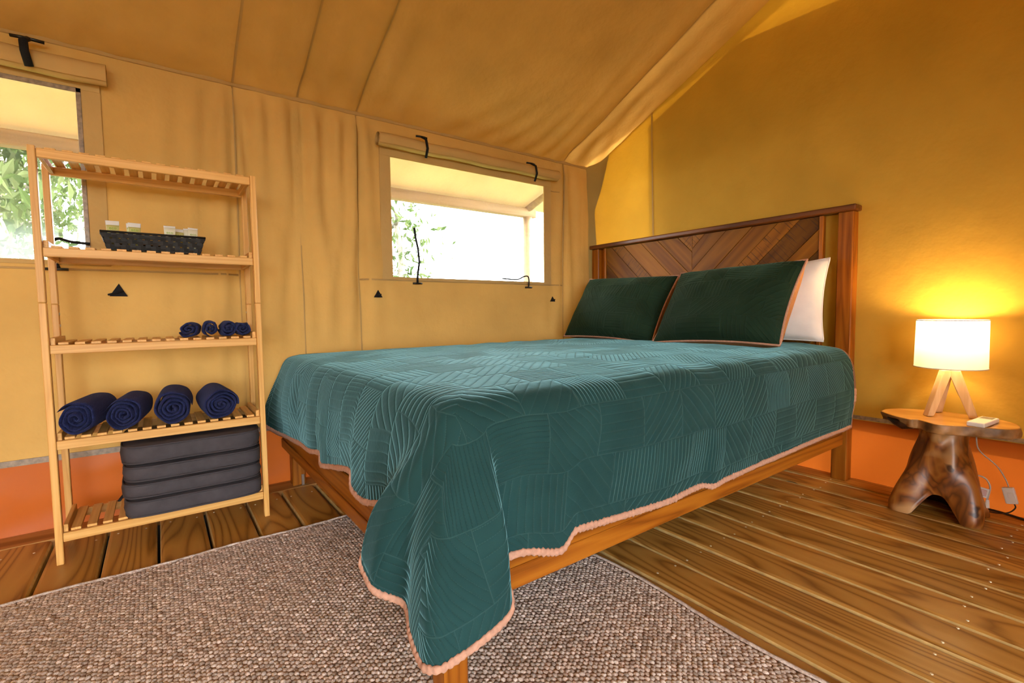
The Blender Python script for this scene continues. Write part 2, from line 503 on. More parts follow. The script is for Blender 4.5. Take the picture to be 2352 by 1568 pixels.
_perm = rng.random((64, 64))
def vnoise(x, y):
    x = np.asarray(x, float); y = np.asarray(y, float)
    xi = np.floor(x).astype(int); yi = np.floor(y).astype(int)
    fx = x - xi; fy = y - yi
    fx = fx * fx * (3 - 2 * fx); fy = fy * fy * (3 - 2 * fy)
    g = lambda a, b: _perm[a % 64, b % 64]
    return (g(xi, yi) * (1 - fx) + g(xi + 1, yi) * fx) * (1 - fy) + (g(xi, yi + 1) * (1 - fx) + g(xi + 1, yi + 1) * fx) * fy
def fbm(x, y, o=3):
    s = 0; a = 1.0; t = 0
    for i in range(o):
        s = s + a * (vnoise(x * 2 ** i + 17.3 * i, y * 2 ** i + 5.1 * i) - 0.5); t += a; a *= 0.5
    return s / t * 2

def grid_faces(nu, nv, skip=None):
    F = []
    for i in range(nu - 1):
        for j in range(nv - 1):
            if skip is not None and skip(i, j):
                continue
            F.append((i * nv + j, (i + 1) * nv + j, (i + 1) * nv + j + 1, i * nv + j + 1))
    return F

def axis_coords(lo, hi, step, extra=()):
    c = set(np.round(np.linspace(lo, hi, int((hi - lo) / step) + 1), 5))
    for e in extra:
        c = {k for k in c if abs(k - e) > step * 0.35}
        c.add(round(e, 5))
    c.add(round(lo, 5)); c.add(round(hi, 5))
    return np.array(sorted(c))

# ================================================================== STRUCTURE
W1Y = 2.412          # wall with the two windows
X2 = 2.557           # headboard wall at the floor
XL = -2.60           # far-left wall
WBY = -2.412         # opposite wall (behind the photographer)
EAVE = 1.777
SLOPE = 0.452
RIDGE = EAVE + SLOPE * W1Y
SEAMS = (0.302, 0.562, 0.834, 2.222)
WIN1 = (1.003, 2.053, 0.974, 1.600)
WIN2 = (-1.240, -0.190, 0.990, 1.625)

def w2x(z):          # headboard wall leans in a little towards the top
    return X2 - 0.047 * np.clip(z / 2.0, 0, 1.6)

# ---- floor
floor = box('floor', (XL - 0.1, WBY - 1.2, -0.16), (X2 + 0.12, W1Y + 0.12, -0.045), m_plain('dark_joists', (0.02, 0.012, 0.008, 1), 0.9, 0.1), None, 0)
tag(floor, 'pine deck floor of long boards running towards the window wall', None, None, 'structure')
gaps = [-0.33, -0.181, -0.033, 0.115, 0.262, 0.404, 0.547, 0.693, 0.840, 0.986, 1.132, 1.274, 1.418, 1.563, 1.703, 1.849, 1.992, 2.136, 2.280, 2.424, 2.566]
g = -0.33
while g > XL + 0.02:
    g -= 0.147
    gaps.insert(0, round(g, 4))
PW = 0.139
def plank_profile_mesh(w, y0, y1, th):
    r = 0.012
    pr = [(-w / 2, -th), (-w / 2, -r), (-w / 2 + r * 0.3, -r * 0.3), (-w / 2 + r, 0), (0, 0.0008), (w / 2 - r, 0), (w / 2 - r * 0.3, -r * 0.3), (w / 2, -r), (w / 2, -th)]
    V = [(x, y0, z) for x, z in pr] + [(x, y1, z) for x, z in pr]
    n = len(pr)
    F = [(i, i + 1, n + i + 1, n + i) for i in range(n - 1)]
    F.append((n - 1, 0, n, 2 * n - 1))
    F += [tuple(range(n)), tuple(range(2 * n - 1, n - 1, -1))]
    me = mesh('plank', V, F, False)
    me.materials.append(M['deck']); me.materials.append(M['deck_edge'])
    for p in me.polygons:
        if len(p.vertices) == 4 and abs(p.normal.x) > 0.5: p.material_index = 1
    return me
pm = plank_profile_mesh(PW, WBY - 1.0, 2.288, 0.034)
nail_me = None
bm = bmesh.new(); bmesh.ops.create_cone(bm, cap_ends=True, segments=8, radius1=0.0035, radius2=0.003, depth=0.0016)
nail_me = bpy.data.meshes.new('nail'); bm.to_mesh(nail_me); bm.free(); nail_me.materials.append(M['nail'])
for a, b in zip(gaps[:-1], gaps[1:]):
    wide = (b - a) - (0.0085 if a < 0.6 else 0.006)
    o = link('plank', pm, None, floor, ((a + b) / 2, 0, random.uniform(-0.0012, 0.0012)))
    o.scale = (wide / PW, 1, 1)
    for yy in (0.86, 0.26, 2.20):
        if yy == 0.26 and a < 1.0: continue
        if yy == 0.86 and a < 1.0: continue
        if yy == 2.20 and a > 0.6: continue
        for dx in (-0.042, 0.042):
            nl = link('nail', nail_me, None, o)
            nl.location = (dx + random.uniform(-0.006, 0.006), yy + random.uniform(-0.012, 0.012), 0.0008)
bo = box('border_board', (XL, 2.292, -0.034), (X2 + 0.05, W1Y + 0.01, 0.0015), M['deck_x'], floor, 0.003)

# ---- wall with windows (y = W1Y)
FANS = [(0.302, -0.07, 0.013, 0.014), (0.302, 0.06, 0.012, 0.012), (0.302, 0.16, -0.010, 0.016), (0.562, -0.11, 0.014, 0.012), (0.562, -0.03, -0.010, 0.014), (0.562, 0.05, 0.013, 0.012),
        (0.562, 0.14, 0.015, 0.016), (0.562, 0.24, -0.010, 0.014), (0.834, -0.16, 0.012, 0.012), (0.834, -0.06, 0.013, 0.012), (0.834, 0.05, 0.012, 0.012), (2.222, -0.05, 0.008, 0.012), (2.222, 0.07, 0.010, 0.012), (2.40, 0.0, 0.010, 0.014)]
def fold_w1(x, z):
    d = np.zeros_like(x)
    for i, s in enumerate(SEAMS):
        dx = x - s
        amp = 0.030 if i < 3 else 0.014
        d += -amp * 0.7 * np.exp(-(dx / 0.022) ** 2)
        d += amp * 0.75 * np.exp(-np.abs(dx) / 0.16) * np.sin(2 * PI * (dx + 0.05 * (z - 1.0) * np.sign(dx)) / 0.105 + i * 1.7) * (0.35 + 0.65 * np.clip((z - 0.35) / 1.2, 0, 1))
    for s, m, a_, w in FANS:
        q = x - s - m * (EAVE - z)
        d += a_ * np.exp(-np.abs(q) / w) * np.clip((EAVE - z) / 0.12, 0, 1) * np.clip(1.25 - (EAVE - z) / 1.1, 0, 1)
    d += 0.030 * fbm(x * 3.0 + 3, z * 1.0 + 0.6 * x, 3)
    # pull lines running down from the window corners and the toggles
    d += 0.006 * np.sin(26 * (x + 0.55 * z)) * np.clip(fbm(x * 1.7 + 9, z * 1.7 + 4, 2), 0, 1) * 2
    for (x0, x1, z0, z1) in (WIN1, WIN2):
        dd = np.maximum(np.maximum(x0 - x, x - x1), np.maximum(z0 - z, z - z1))
        d *= np.clip(dd / 0.14, 0.06, 1) ** 0.8
    d *= np.clip((EAVE - z) / 0.10, 0.0, 1) * np.clip((z - 0.24) / 0.10, 0, 1)
    d *= np.clip((2.5 - x) / 0.06, 0.2, 1)
    d *= np.where(x > 0.3, np.clip((z - 0.5) / 0.4, 0.15, 1), 1)
    return d

def wall_plane_grid(xs, zs, yfun, holes, name, mat, **kw):
    X, Z = np.meshgrid(xs, zs, indexing='ij')
    Y = yfun(X, Z)
    V = np.stack([X, Y, Z], -1).reshape(-1, 3)
    def skip(i, j):
        cx = (xs[i] + xs[i + 1]) / 2; cz = (zs[j] + zs[j + 1]) / 2
        return any(h[0] < cx < h[1] and h[2] < cz < h[3] for h in holes)
    F = grid_faces(len(xs), len(zs), skip)
    return mesh(name, V, F)

xs = axis_coords(XL, 2.515, 0.016, list(WIN1[:2]) + list(WIN2[:2]) + list(SEAMS))
zs = axis_coords(0.255, EAVE + 0.01, 0.02, list(WIN1[2:]) + list(WIN2[2:]))
wall_left = link('wall_left', wall_plane_grid(xs, zs, lambda x, z: W1Y - fold_w1(x, z), (WIN1, WIN2), 'wall_left', None), M['canvas'])
tag(wall_left, 'tan canvas wall with two roll-up windows behind the shelf and bed', None, None, 'structure')
# orange skirt
xs2 = axis_coords(XL, 2.56, 0.03); zs2 = axis_coords(0.0, 0.262, 0.02)
def sk_y(x, z):
    return W1Y - 0.012 * fbm(x * 5, z * 6 + 3, 3) * np.clip(z / 0.05, 0, 1) * np.clip((0.262 - z) / 0.05, 0, 1) - 0.001 - 0.005 * np.exp(-((x + 0.05 - (z - 0.1) * 0.5) / 0.02) ** 2) * np.clip(z / 0.1, 0, 1)
link('skirt', wall_plane_grid(xs2, zs2, sk_y, (), 'skirt', None), M['skirt'], wall_left)
box('welded_strip', (XL, W1Y - 0.004, 0.253), (2.47, W1Y - 0.001, 0.275), M['seam_mesh'], wall_left, 0)
# seam tapes on the wall follow the folds
def wall_strip(name, x0, x1, z0, z1, mat, parent, off=0.003, th=0.002, step=0.03):
    nx = max(2, int((x1 - x0) / step) + 1); nz = max(2, int((z1 - z0) / step) + 1)
    X, Z = np.meshgrid(np.linspace(x0, x1, nx), np.linspace(z0, z1, nz), indexing='ij')
    Y = W1Y - fold_w1(X, Z)
    Vf = np.stack([X, Y - off - th, Z], -1).reshape(-1, 3); Vb = np.stack([X, Y - off + th, Z], -1).reshape(-1, 3)
    F = grid_faces(nx, nz); n = nx * nz
    Fb = [tuple(n + q for q in reversed(f)) for f in F]
    E = []
    idx = lambda i, j: i * nz + j
    for i in range(nx - 1):
        E += [(idx(i + 1, 0), idx(i, 0), n + idx(i, 0), n + idx(i + 1, 0)), (idx(i, nz - 1), idx(i + 1, nz - 1), n + idx(i + 1, nz - 1), n + idx(i, nz - 1))]
    for j in range(nz - 1):
        E += [(idx(0, j), idx(0, j + 1), n + idx(0, j + 1), n + idx(0, j)), (idx(nx - 1, j + 1), idx(nx - 1, j), n + idx(nx - 1, j), n + idx(nx - 1, j + 1))]
    return link(name, mesh(name, np.vstack([Vf, Vb]), F + Fb + E), mat, parent)
for s in SEAMS:
    wall_strip('seam', s - 0.003, s + 0.003, 0.28, EAVE - 0.012, M['seam'], wall_left, 0.001, 0.001, 0.02)
wall_strip('seam', 0.84, 2.216, 0.955, 0.963, M['seam'], wall_left, 0.001, 0.001)
wall_strip('seam', -1.6, 0.296, 0.957, 0.965, M['seam'], wall_left, 0.001, 0.001)
wall_strip('seam', 2.10, 2.216, 1.57, 1.576, M['seam'], wall_left, 0.001, 0.0008)
box('eave_hem', (XL, W1Y - 0.006, EAVE - 0.012), (2.46, W1Y + 0.004, EAVE + 0.006), M['seam'], wall_left, 0.002)

def tri_tab(x, z, s, parent):
    """triangular webbing tab with its folded tail"""
    y = W1Y - float(fold_w1(np.array([x]), np.array([z]))[0]) - 0.004
    V = []
    for dy in (0.0, -0.012):
        V += [(x - s * 0.62, y + dy, z - s * 0.5), (x + s * 0.62, y + dy, z - s * 0.5), (x + s * 0.05, y + dy * 0.3, z + s * 0.62)]
    F = [(0, 1, 2), (5, 4, 3), (0, 3, 4, 1), (1, 4, 5, 2), (2, 5, 3, 0)]
    o = link('tie_tab', mesh('tie_tab', V, F, False), M['black_strap'], parent)
    tube('strap_tail', [(x + 0.3 * s, y - 0.014, z - 0.05 * s), (x - 0.1 * s, y - 0.022, z - 0.2 * s), (x - 0.7 * s, y - 0.018, z - 0.38 * s)], 0.0035, M['black_strap'], o, 6, 0.007)
tri_tab(0.918, 0.884, 0.034, wall_left)
tri_tab(2.117, 0.865, 0.030, wall_left)
tri_tab(-0.117, 0.884, 0.044, wall_left)

# ---- windows
def toggle(x, y, z, w, parent, vert=0.0):
    t = tube('toggle', [(x - w / 2, y, z), (x - w * 0.2, y - 0.004, z), (x + w * 0.2, y - 0.004, z), (x + w / 2, y, z)], 0.0055, M['black_plastic'], parent, 8, 0.007)
    return t
def roll(name, x0, x1, zc, yc, ra, rb, parent, flat=False):
    """rolled-up canvas flap: spiral cross-section"""
    nx = 40; nt = 44; turns = 2.6
    V = []
    xsr = np.linspace(x0, x1, nx)
    for i, x in enumerate(xsr):
        w = 1 + 0.02 * math.sin(i * 1.3) + 0.03 * math.sin(i * 0.37)
        sag = 0.002 * math.sin(i * 0.5) if not flat else 0.004 * math.sin(i * 0.35)
        for k in range(nt):
            a = 2 * PI * turns * k / (nt - 1)
            f = 0.42 + 0.58 * k / (nt - 1)
            V.append((x, yc + math.cos(a) * ra * f * w, zc + sag + math.sin(a) * rb * f * w))
    return link(name, mesh(name, V, grid_faces(nx, nt)), M['canvas_trim'], parent)

def window(name, W, rollspec, kids):
    x0, x1, z0, z1 = W
    root = empty(name, ((x0 + x1) / 2, W1Y, z0), None, None, None, 'structure')
    # clear vinyl pane, slightly wavy
    xg = np.linspace(x0 - 0.01, x1 + 0.01, 24); zg = np.linspace(z0 - 0.01, z1 + 0.01, 16)
    X, Z = np.meshgrid(xg, zg, indexing='ij')
    Y = W1Y + 0.006 + 0.004 * fbm(X * 4, Z * 4, 2)
    o0 = origin(root)
    V = np.stack([X, Y, Z], -1).reshape(-1, 3) - np.array(o0)
    link('pane', mesh('pane', V, grid_faces(24, 16)), M['pane'], root, o0)
    fw = 0.056
    for (a, b, c, d_) in ((x0 - fw, x0 + 0.004, z0 - 0.012, z1 + 0.05), (x1 - 0.004, x1 + fw, z0 - 0.012, z1 + 0.05)):
        q = box('frame_strip', (a, W1Y - 0.006, c), (b, W1Y + 0.003, d_), M['canvas_trim'], root, 0.002)
    box('frame_strip', (x0 - fw, W1Y - 0.007, z1 - 0.006), (x1 + fw, W1Y + 0.004, z1 + 0.035), M['canvas_trim'], root, 0.003)
    box('frame_strip', (x0 - fw, W1Y - 0.004, z0 - 0.014), (x1 + fw, W1Y + 0.003, z0 + 0.002), M['canvas_trim'], root, 0.001)
    # frayed edge of the insect mesh
    roll('rolled_flap', *rollspec, root)
    kids(root)
    return root
def kids1(r):
    for (x, z) in ((1.165, 1.712), (1.905, 1.702)):
        t = toggle(x, W1Y - 0.05, z, 0.062, r)
        tube('strap', [(x, W1Y - 0.052, z), (x + 0.004, W1Y - 0.096, z - 0.025), (x + 0.010, W1Y - 0.10, z - 0.07), (x + 0.012, W1Y - 0.075, z - 0.112)], 0.0055, M['black_strap'], r, 8, 0.008)
    toggle(1.137, W1Y - 0.02, 0.944, 0.052, r)
    tube('strap', [(1.137, W1Y - 0.022, 0.946), (1.134, W1Y - 0.03, 0.98), (1.146, W1Y - 0.032, 1.06), (1.140, W1Y - 0.03, 1.13), (1.128, W1Y - 0.03, 1.185), (1.121, W1Y - 0.028, 1.238)], 0.0055, M['black_strap'], r, 8, 0.007)
    toggle(1.903, W1Y - 0.02, 0.938, 0.05, r)
    tube('strap', [tuple(p) for p in catmull([(1.903, W1Y - 0.022, 0.94), (1.90, W1Y - 0.03, 0.985), (1.885, W1Y - 0.035, 1.008), (1.85, W1Y - 0.035, 1.002), (1.80, W1Y - 0.035, 0.984), (1.69, W1Y - 0.035, 0.987)], 5)], 0.004, M['black_strap'], r, 8, 0.005)
window_1 = window('window_1', WIN1, (0.925, 2.128, 1.657, W1Y - 0.046, 0.036, 0.037), kids1)
window_1['label'] = 'bright clear window above the bed with its canvas flap rolled up'
def kids2(r):
    for x in (-0.317, -1.1):
        toggle(x, W1Y - 0.05, 1.742, 0.085, r)
        tube('strap', [(x, W1Y - 0.052, 1.742), (x - 0.004, W1Y - 0.10, 1.715), (x - 0.002, W1Y - 0.104, 1.68), (x + 0.004, W1Y - 0.08, 1.640)], 0.008, M['black_strap'], r, 8, 0.012)
    tube('strap', [tuple(p) for p in catmull([(-0.28, W1Y - 0.022, 0.962), (-0.30, W1Y - 0.03, 1.03), (-0.28, W1Y - 0.035, 1.066), (-0.24, W1Y - 0.035, 1.058), (-0.19, W1Y - 0.03, 1.055)], 5)], 0.005, M['black_strap'], r, 8, 0.006)
    toggle(-0.29, W1Y - 0.02, 0.958, 0.07, r)
window_2 = window('window_2', WIN2, (-1.31, -0.112, 1.672, W1Y - 0.045, 0.034, 0.043, ), kids2)
window_2['label'] = 'clear window at left edge looking out on trees behind the shelf'
# insect-mesh fraying round the left window
for a in ((-0.205, -0.19, 0.99, 1.625), (-1.24, -0.19, 1.608, 1.625)):
    box('mesh_edge', (a[0], W1Y - 0.009, a[2]), (a[1], W1Y - 0.004, a[3]), M['seam_mesh'], window_2, 0.0015)

# ---- headboard wall (gable)
ys = axis_coords(WBY, 2.44, 0.022, (1.91,))
def gable_top(y): return EAVE + SLOPE * (W1Y - abs(y)) + 0.004
def gable_mesh(ys, z0, name, xfun):
    nz = 70
    V = []
    for y in ys:
        zt = gable_top(y)
        for k in range(nz):
            z = z0 + (zt - z0) * k / (nz - 1)
            V.append((float(xfun(y, z)), y, z))
    return mesh(name, V, grid_faces(len(ys), nz))
def gx(y, z):
    x = w2x(z)
    # rounded corner where the gable meets the window wall
    c = np.clip((y - 2.30) / 0.105, 0, 1)
    x = x - 0.07 * c * c
    x = x + 0.012 * float(fbm(np.array(y * 2.0 + 30), np.array(z * 0.9), 3)) * min(1, (z - 0.2) / 0.2)
    # soft drapery folds hanging above the headboard
    x = x + 0.0035 * math.sin(9.0 * (y + 0.32 * z) * 2.2) * math.exp(-((y - 0.95) / 0.45) ** 2) * math.exp(-((z - 1.45) / 0.4) ** 2)
    x = x + 0.004 * math.sin(34 * y + 2 * z) * math.exp(-((y - 2.05) / 0.25) ** 2) * min(1, max(0, (z - 0.5)))
    return x
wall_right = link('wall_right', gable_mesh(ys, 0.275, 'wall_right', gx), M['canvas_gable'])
tag(wall_right, 'tan canvas gable wall behind the headboard and lamp', None, None, 'structure')
V = []
ys2 = axis_coords(WBY, 2.44, 0.03)
for y in ys2:
    for k in range(10):
        z = 0.283 * k / 9
        V.append((X2 - 0.004 - 0.006 * float(fbm(np.array(y * 5), np.array(z * 7), 2)) * (0 < k < 9), y, z))
link('skirt', mesh('skirt', V, grid_faces(len(ys2), 10)), M['skirt'], wall_right)
V = []
for y in ys2:
    for z in (0.278, 0.296):
        V.append((gx(y, z) - 0.003, y, z))
link('welded_strip', mesh('welded_strip', V, grid_faces(len(ys2), 2)), M['seam_mesh'], wall_right)
zz = np.linspace(0.3, 2.0, 50)
V = []
for yy in (1.904, 1.914):
    for z in zz:
        V.append((gx(1.909, z) - 0.004, yy + 0.01 * (z - 1.2) / 0.8 * 0.6, z))
link('seam', mesh('seam', V, grid_faces(2, 50)), M['seam'], wall_right)
# doubled corner gusset
gp = [(2.395, 0.6), (2.372, 0.6), (2.372, 1.256), (2.390, 1.45), (2.362, 1.555), (2.315, 1.70), (2.255, 1.862), (2.405, 1.80)]
rows = []
for z in np.linspace(0.6, 1.84, 40):
    inner = np.interp(z, [0.6, 1.256, 1.48, 1.555, 1.70, 1.84], [2.366, 2.366, 2.372, 2.352, 2.31, 2.262])
    outer = 2.425 if z < EAVE - 0.01 else 2.425 - (z - EAVE + 0.01) / SLOPE
    rows.append([(gx(y, z) - 0.005, y, z) for y in np.linspace(inner, outer, 6)])
link('corner_gusset', mesh('corner_gusset', [p for r_ in rows for p in r_], grid_faces(40, 6)), M['canvas_olive'], wall_right)

# ---- roof (ceiling)
xr = axis_coords(XL, 2.535, 0.03, SEAMS)
def roof_dz(x, y):
    a = np.abs(y)
    t = np.clip((W1Y - a) / W1Y, 0, 1)
    d = -0.022 * np.sin(PI * t) ** 0.7
    d += 0.028 * fbm(x * 2.0 + 5, y * 1.8 + 2, 4) * np.clip(t / 0.05, 0, 1)
    for i, s in enumerate(SEAMS):
        dx = x - s
        d += (0.014 if i < 3 else 0.008) * np.exp(-np.abs(dx) / 0.03) * np.clip(t / 0.03, 0, 1)
        d += -0.016 * np.exp(-np.abs(dx) / 0.13) * np.cos(2 * PI * dx / 0.13 + i) * np.clip(t / 0.04, 0, 1) * np.exp(-t * 2)
    d += 0.011 * np.sin(34 * x + 60 * t * np.sin(x * 3) + 3 * fbm(x * 2, y, 2)) * np.exp(-t * 9) * np.clip(t / 0.02, 0, 1)
    return d
yr = axis_coords(WBY - 0.01, W1Y + 0.01, 0.03, (0.0,))
X, Y = np.meshgrid(xr, yr, indexing='ij')
Z = EAVE + SLOPE * (W1Y - np.abs(Y)) + roof_dz(X, Y)
edge = np.clip((2.535 - X) / 0.10, 0, 1)
Z = EAVE + SLOPE * (W1Y - np.abs(Y)) + roof_dz(X, Y) * (0.15 + 0.85 * edge)
ceiling = link('ceiling', mesh('ceiling', np.stack([X, Y, Z], -1).reshape(-1, 3), grid_faces(len(xr), len(yr))), M['canvas_roof'])
tag(ceiling, 'sloping tan canvas roof of the tent with sewn seams', None, None, 'structure')
def roof_strip(x0, x1, off=0.004):
    yy = np.linspace(0.02, W1Y - 0.012, 60)
    V = []
    for xx in (x0, (x0 + x1) / 2, x1):
        for y in yy:
            V.append((xx, y, EAVE + SLOPE * (W1Y - y) + float(roof_dz(np.array(xx), np.array(y))) - off))
    return link('seam', mesh('seam', V, grid_faces(3, 60)), M['seam'], ceiling)
for s in SEAMS:
    roof_strip(s - 0.005, s + 0.005)
# other walls of the tent, out of the picture
xs3 = axis_coords(XL, X2, 0.08, (-2.2, 0.5)); zs3 = axis_coords(0.0, EAVE, 0.08, (1.70,))
wb = link('wall_back', wall_plane_grid(xs3, zs3, lambda x, z: WBY + 0.02 * fbm(x * 2, z * 2, 2), ((-2.2, 0.5, -0.1, 1.70),), 'wall_back', None), M['canvas'])
tag(wb, 'tan canvas entrance wall with a wide open doorway', None, None, 'structure')
V = []
ys3 = axis_coords(WBY, W1Y, 0.08)
for y in ys3:
    zt = gable_top(y)
    for k in range(30):
        V.append((XL + 0.02 * float(fbm(np.array(y * 2), np.array(k * 0.1), 2)), y, zt * k / 29))
wf = link('wall_front', mesh('wall_front', V, grid_faces(len(ys3), 30)), M['canvas'])
tag(wf, 'tan canvas gable wall at the other end of the tent', None, None, 'structure')

# added canvas screen, out of view, keeps doorway light off the gable wall
xs4 = axis_coords(1.35, 2.54, 0.05)
V = []
for x in xs4:
    zt = gable_top(-0.55)
    for k in range(30):
        V.append((x, -0.55 + 0.012 * float(fbm(np.array(x * 4), np.array(k * 0.15), 2)), zt * k / 29))
wp = link('added_shade_screen', mesh('added_shade_screen', V, grid_faces(len(xs4), 30)), M['canvas'])
tag(wp, 'unseen tan canvas screen added to shade the lamp wall', None, None, 'structure')

# ---- outside: rain fly, timber, sun-shaping curtain, ground, trees
xf = axis_coords(XL - 0.5, 2.86, 0.15); yf = axis_coords(-2.5, 3.36, 0.15, (0.0,))
X, Y = np.meshgrid(xf, yf, indexing='ij')
Z = 2.02 + 0.36 * (W1Y - np.abs(Y)) - 0.03 * np.sin(PI * np.clip((W1Y - np.abs(Y)) / W1Y, 0, 1))
fly = link('rain_fly', mesh('rain_fly', np.stack([X, Y, Z], -1).reshape(-1, 3), grid_faces(len(xf), len(yf))), M['canvas_fly'])
tag(fly, 'outer canvas fly sheet seen through the tops of the windows', 'fly sheet')
bmo = box('fly_beam', (XL - 0.5, 3.27, 1.60), (2.7, 3.34, 1.675), M['timber'], None, 0.006)
tag(bmo, 'long timber beam under the edge of the fly sheet outside', 'beam')
tube_pts = [(2.62, 2.40, 1.93), (2.62, 3.34, 1.655)]
rf = tube('fly_rafter', tube_pts, 0.028, M['timber'], None, 10)
tag(rf, 'slanting timber rafter outside the right side of the bed window', 'rafter')
pp = tube('fly_post', [(2.62, 3.30, -0.5), (2.62, 3.30, 1.60)], 0.04, M['timber'], None, 10)
tag(pp, 'upright timber post outside at the corner of the fly sheet', 'post')
# unseen canvas added outside the gable to shape its sun patches (stops at the corner and below the rake)
ycs = np.linspace(-2.35, 1.93, 60)
V = []
for y in ycs:
    zt = min(2.245 - 0.07 * (1.5 - y) * 0.9 if y < 1.5 else 2.25, gable_top(y) - 0.02)
    for k in range(12):
        V.append((2.60 + 0.01 * math.sin(y * 5), y, 0.25 + (zt - 0.25) * k / 11))
oc = link('sun_shaping_curtain', mesh('sun_shaping_curtain', V, grid_faces(60, 12)), M['canvas_gable'], wall_right)
ground = box('ground', (-30, -30, -0.75), (30, 30, -0.5), M['grass'], None, 0)
tag(ground, 'grassy ground outside the tent', None, None, 'structure')

def tree(x, y, h, spread, nleaf, seed, label):
    R = random.Random(seed)
    root = empty('tree', (x, y, -0.5), label, 'tree', 'trees outside the windows')
    o0 = Vector((x, y, -0.5))
    trunk = [(0, 0, 0)]
    px = py = 0
    for k in range(1, 7):
        px += R.uniform(-0.14, 0.14); py += R.uniform(-0.14, 0.14)
        trunk.append((px, py, h * 0.75 * k / 6))
    V, F = tube_mesh(trunk, [0.13 * (1 - 0.11 * k) for k in range(7)], 8)
    link('trunk', mesh('trunk', V, F), M['bark_tree'], root, o0)
    tips = []
    for b in range(11):
        k = R.randint(1, 6)
        p = Vector(trunk[k]); a = R.uniform(0, 2 * PI)
        L = spread * R.uniform(0.6, 1.1)
        pts = [p]
        dirv = Vector((math.cos(a), math.sin(a), R.uniform(0.0, 0.7)))
        for q in range(4):
            dirv = (dirv + Vector((R.uniform(-.35, .35), R.uniform(-.35, .35), R.uniform(-.25, .3)))).normalized()
            pts.append(pts[-1] + dirv * L / 4); tips.append(pts[-1])
        V, F = tube_mesh(pts, [0.05, 0.04, 0.03, 0.02, 0.01], 6)
        link('branch', mesh('branch', V, F), M['bark_tree'], root, o0)
    V = []; F = []
    for q in range(nleaf):
        c = R.choice(tips) + Vector((R.gauss(0, .32), R.gauss(0, .32), R.gauss(0, .26)))
        s = R.uniform(0.03, 0.07)
        e = Euler((R.uniform(0, 6.3), R.uniform(0, 6.3), R.uniform(0, 6.3))).to_matrix()
        i = len(V)
        V += [c + e @ Vector(v) for v in ((-s * 1.5, 0, 0), (0, -s * .6, s * .2), (s * 1.5, 0, 0), (0, s * .6, s * .2))]
        F.append((i, i + 1, i + 2, i + 3))
    lf = link('foliage', mesh('foliage', V, F, False), M['leaf'], root, o0)
    lf['kind'] = 'stuff'
tree(-1.0, 6.4, 4.6, 1.6, 4200, 3, 'leafy tree nearest to the tent outside the left window')
tree(-2.2, 11.2, 5.5, 2.0, 4200, 5, 'leafy tree farther back outside the left window')
tree(3.5, 8.0, 3.8, 0.75, 1100, 11, 'slim pale tree outside the left part of the bed window')

# ================================================================== RUG
rug = empty('rug', (0.1, 1.0, 0.0), 'taupe woven sisal rug lying on the deck in front of the bed', 'rug')
RX0, RX1, RY0, RY1 = -0.92, 1.085, 0.12, 1.832
def rug_h(x, y):     # gentle ripples of a rug that does not lie quite flat
    return 0.003 + 0.0025 * np.sin(x * 14 + 1.2 * np.sin(y * 2.5)) * np.clip((1.0 - x) / 0.4, 0, 1) + 0.003 * (fbm(x * 3, y * 3, 2) + 0.4)
def rug_edge(x, y):  # the free side edge waves in and out a little
    return x + 0.010 * np.sin(y * 9.0) * np.clip((x - 0.6) / 0.4, 0, 1)
nx, ny = 70, 60
X, Y = np.meshgrid(np.linspace(RX0, RX1, nx), np.linspace(RY0, RY1, ny), indexing='ij')
Zr = np.maximum(rug_h(X, Y), 0.002)
o0 = origin(rug)
V = np.stack([rug_edge(X, Y), Y, Zr + 0.002], -1).reshape(-1, 3) - np.array(o0)
Vb = np.stack([rug_edge(X, Y), Y, np.full_like(Zr, 0.0013)], -1).reshape(-1, 3) - np.array(o0)
F = grid_faces(nx, ny); n = nx * ny
rim = [(i, 0) for i in range(nx)] + [(nx - 1, j) for j in range(1, ny)] + [(i, ny - 1) for i in range(nx - 2, -1, -1)] + [(0, j) for j in range(ny - 2, 0, -1)]
ri = [i * ny + j for i, j in rim]
E = [(ri[k], n + ri[k], n + ri[(k + 1) % len(ri)], ri[(k + 1) % len(ri)]) for k in range(len(ri))]
link('backing', mesh('backing', np.vstack([V, Vb]), F + [tuple(n + q for q in reversed(f)) for f in F] + E), M['rug_back'], rug, o0)
# knots
PX, PY = 0.0096, 0.0138
nkx, nky = int((RX1 - RX0) / PX), int((RY1 - RY0) / PY)
ii, jj = np.meshgrid(np.arange(nkx), np.arange(nky), indexing='ij')
kx = RX0 + (ii + 0.5) * PX + rng.normal(0, 0.0008, ii.shape)
ky = RY0 + (jj + 0.25 + 0.5 * (ii % 2)) * PY + rng.normal(0, 0.0011, ii.shape)
kx = kx.ravel(); ky = ky.ravel()
ux = np.array([-1, -0.45, 0.45, 1.0]); uy = np.array([-1, -0.55, 0.0, 0.55, 1.0])
UX, UY = np.meshgrid(ux, uy, indexing='ij')
hp = np.sqrt(np.clip(1 - 0.92 * UX ** 2, 0.0, 1)) * np.sqrt(np.clip(1 - 0.92 * UY ** 2, 0.0, 1))
wx = UX * (1 - 0.25 * UY ** 2) * 0.0058; wy = UY * (1 - 0.10 * UX ** 2) * 0.0076
ang = rng.normal(0.45, 0.3, kx.shape) * np.where((ii.ravel() % 2) == 0, 1, -0.2)
ca, sa = np.cos(ang)[:, None, None], np.sin(ang)[:, None, None]
hgt = (0.0048 * (1 + rng.normal(0, 0.16, kx.shape)))[:, None, None]
VX = kx[:, None, None] + ca * wx - sa * wy
VY = ky[:, None, None] + sa * wx + ca * wy
VZ = np.maximum(rug_h(kx, ky), 0.002)[:, None, None] + 0.0006 + hgt * hp
VX = rug_edge(VX, VY)
V = np.stack([VX, VY, VZ], -1).reshape(-1, 3) - np.array(o0)
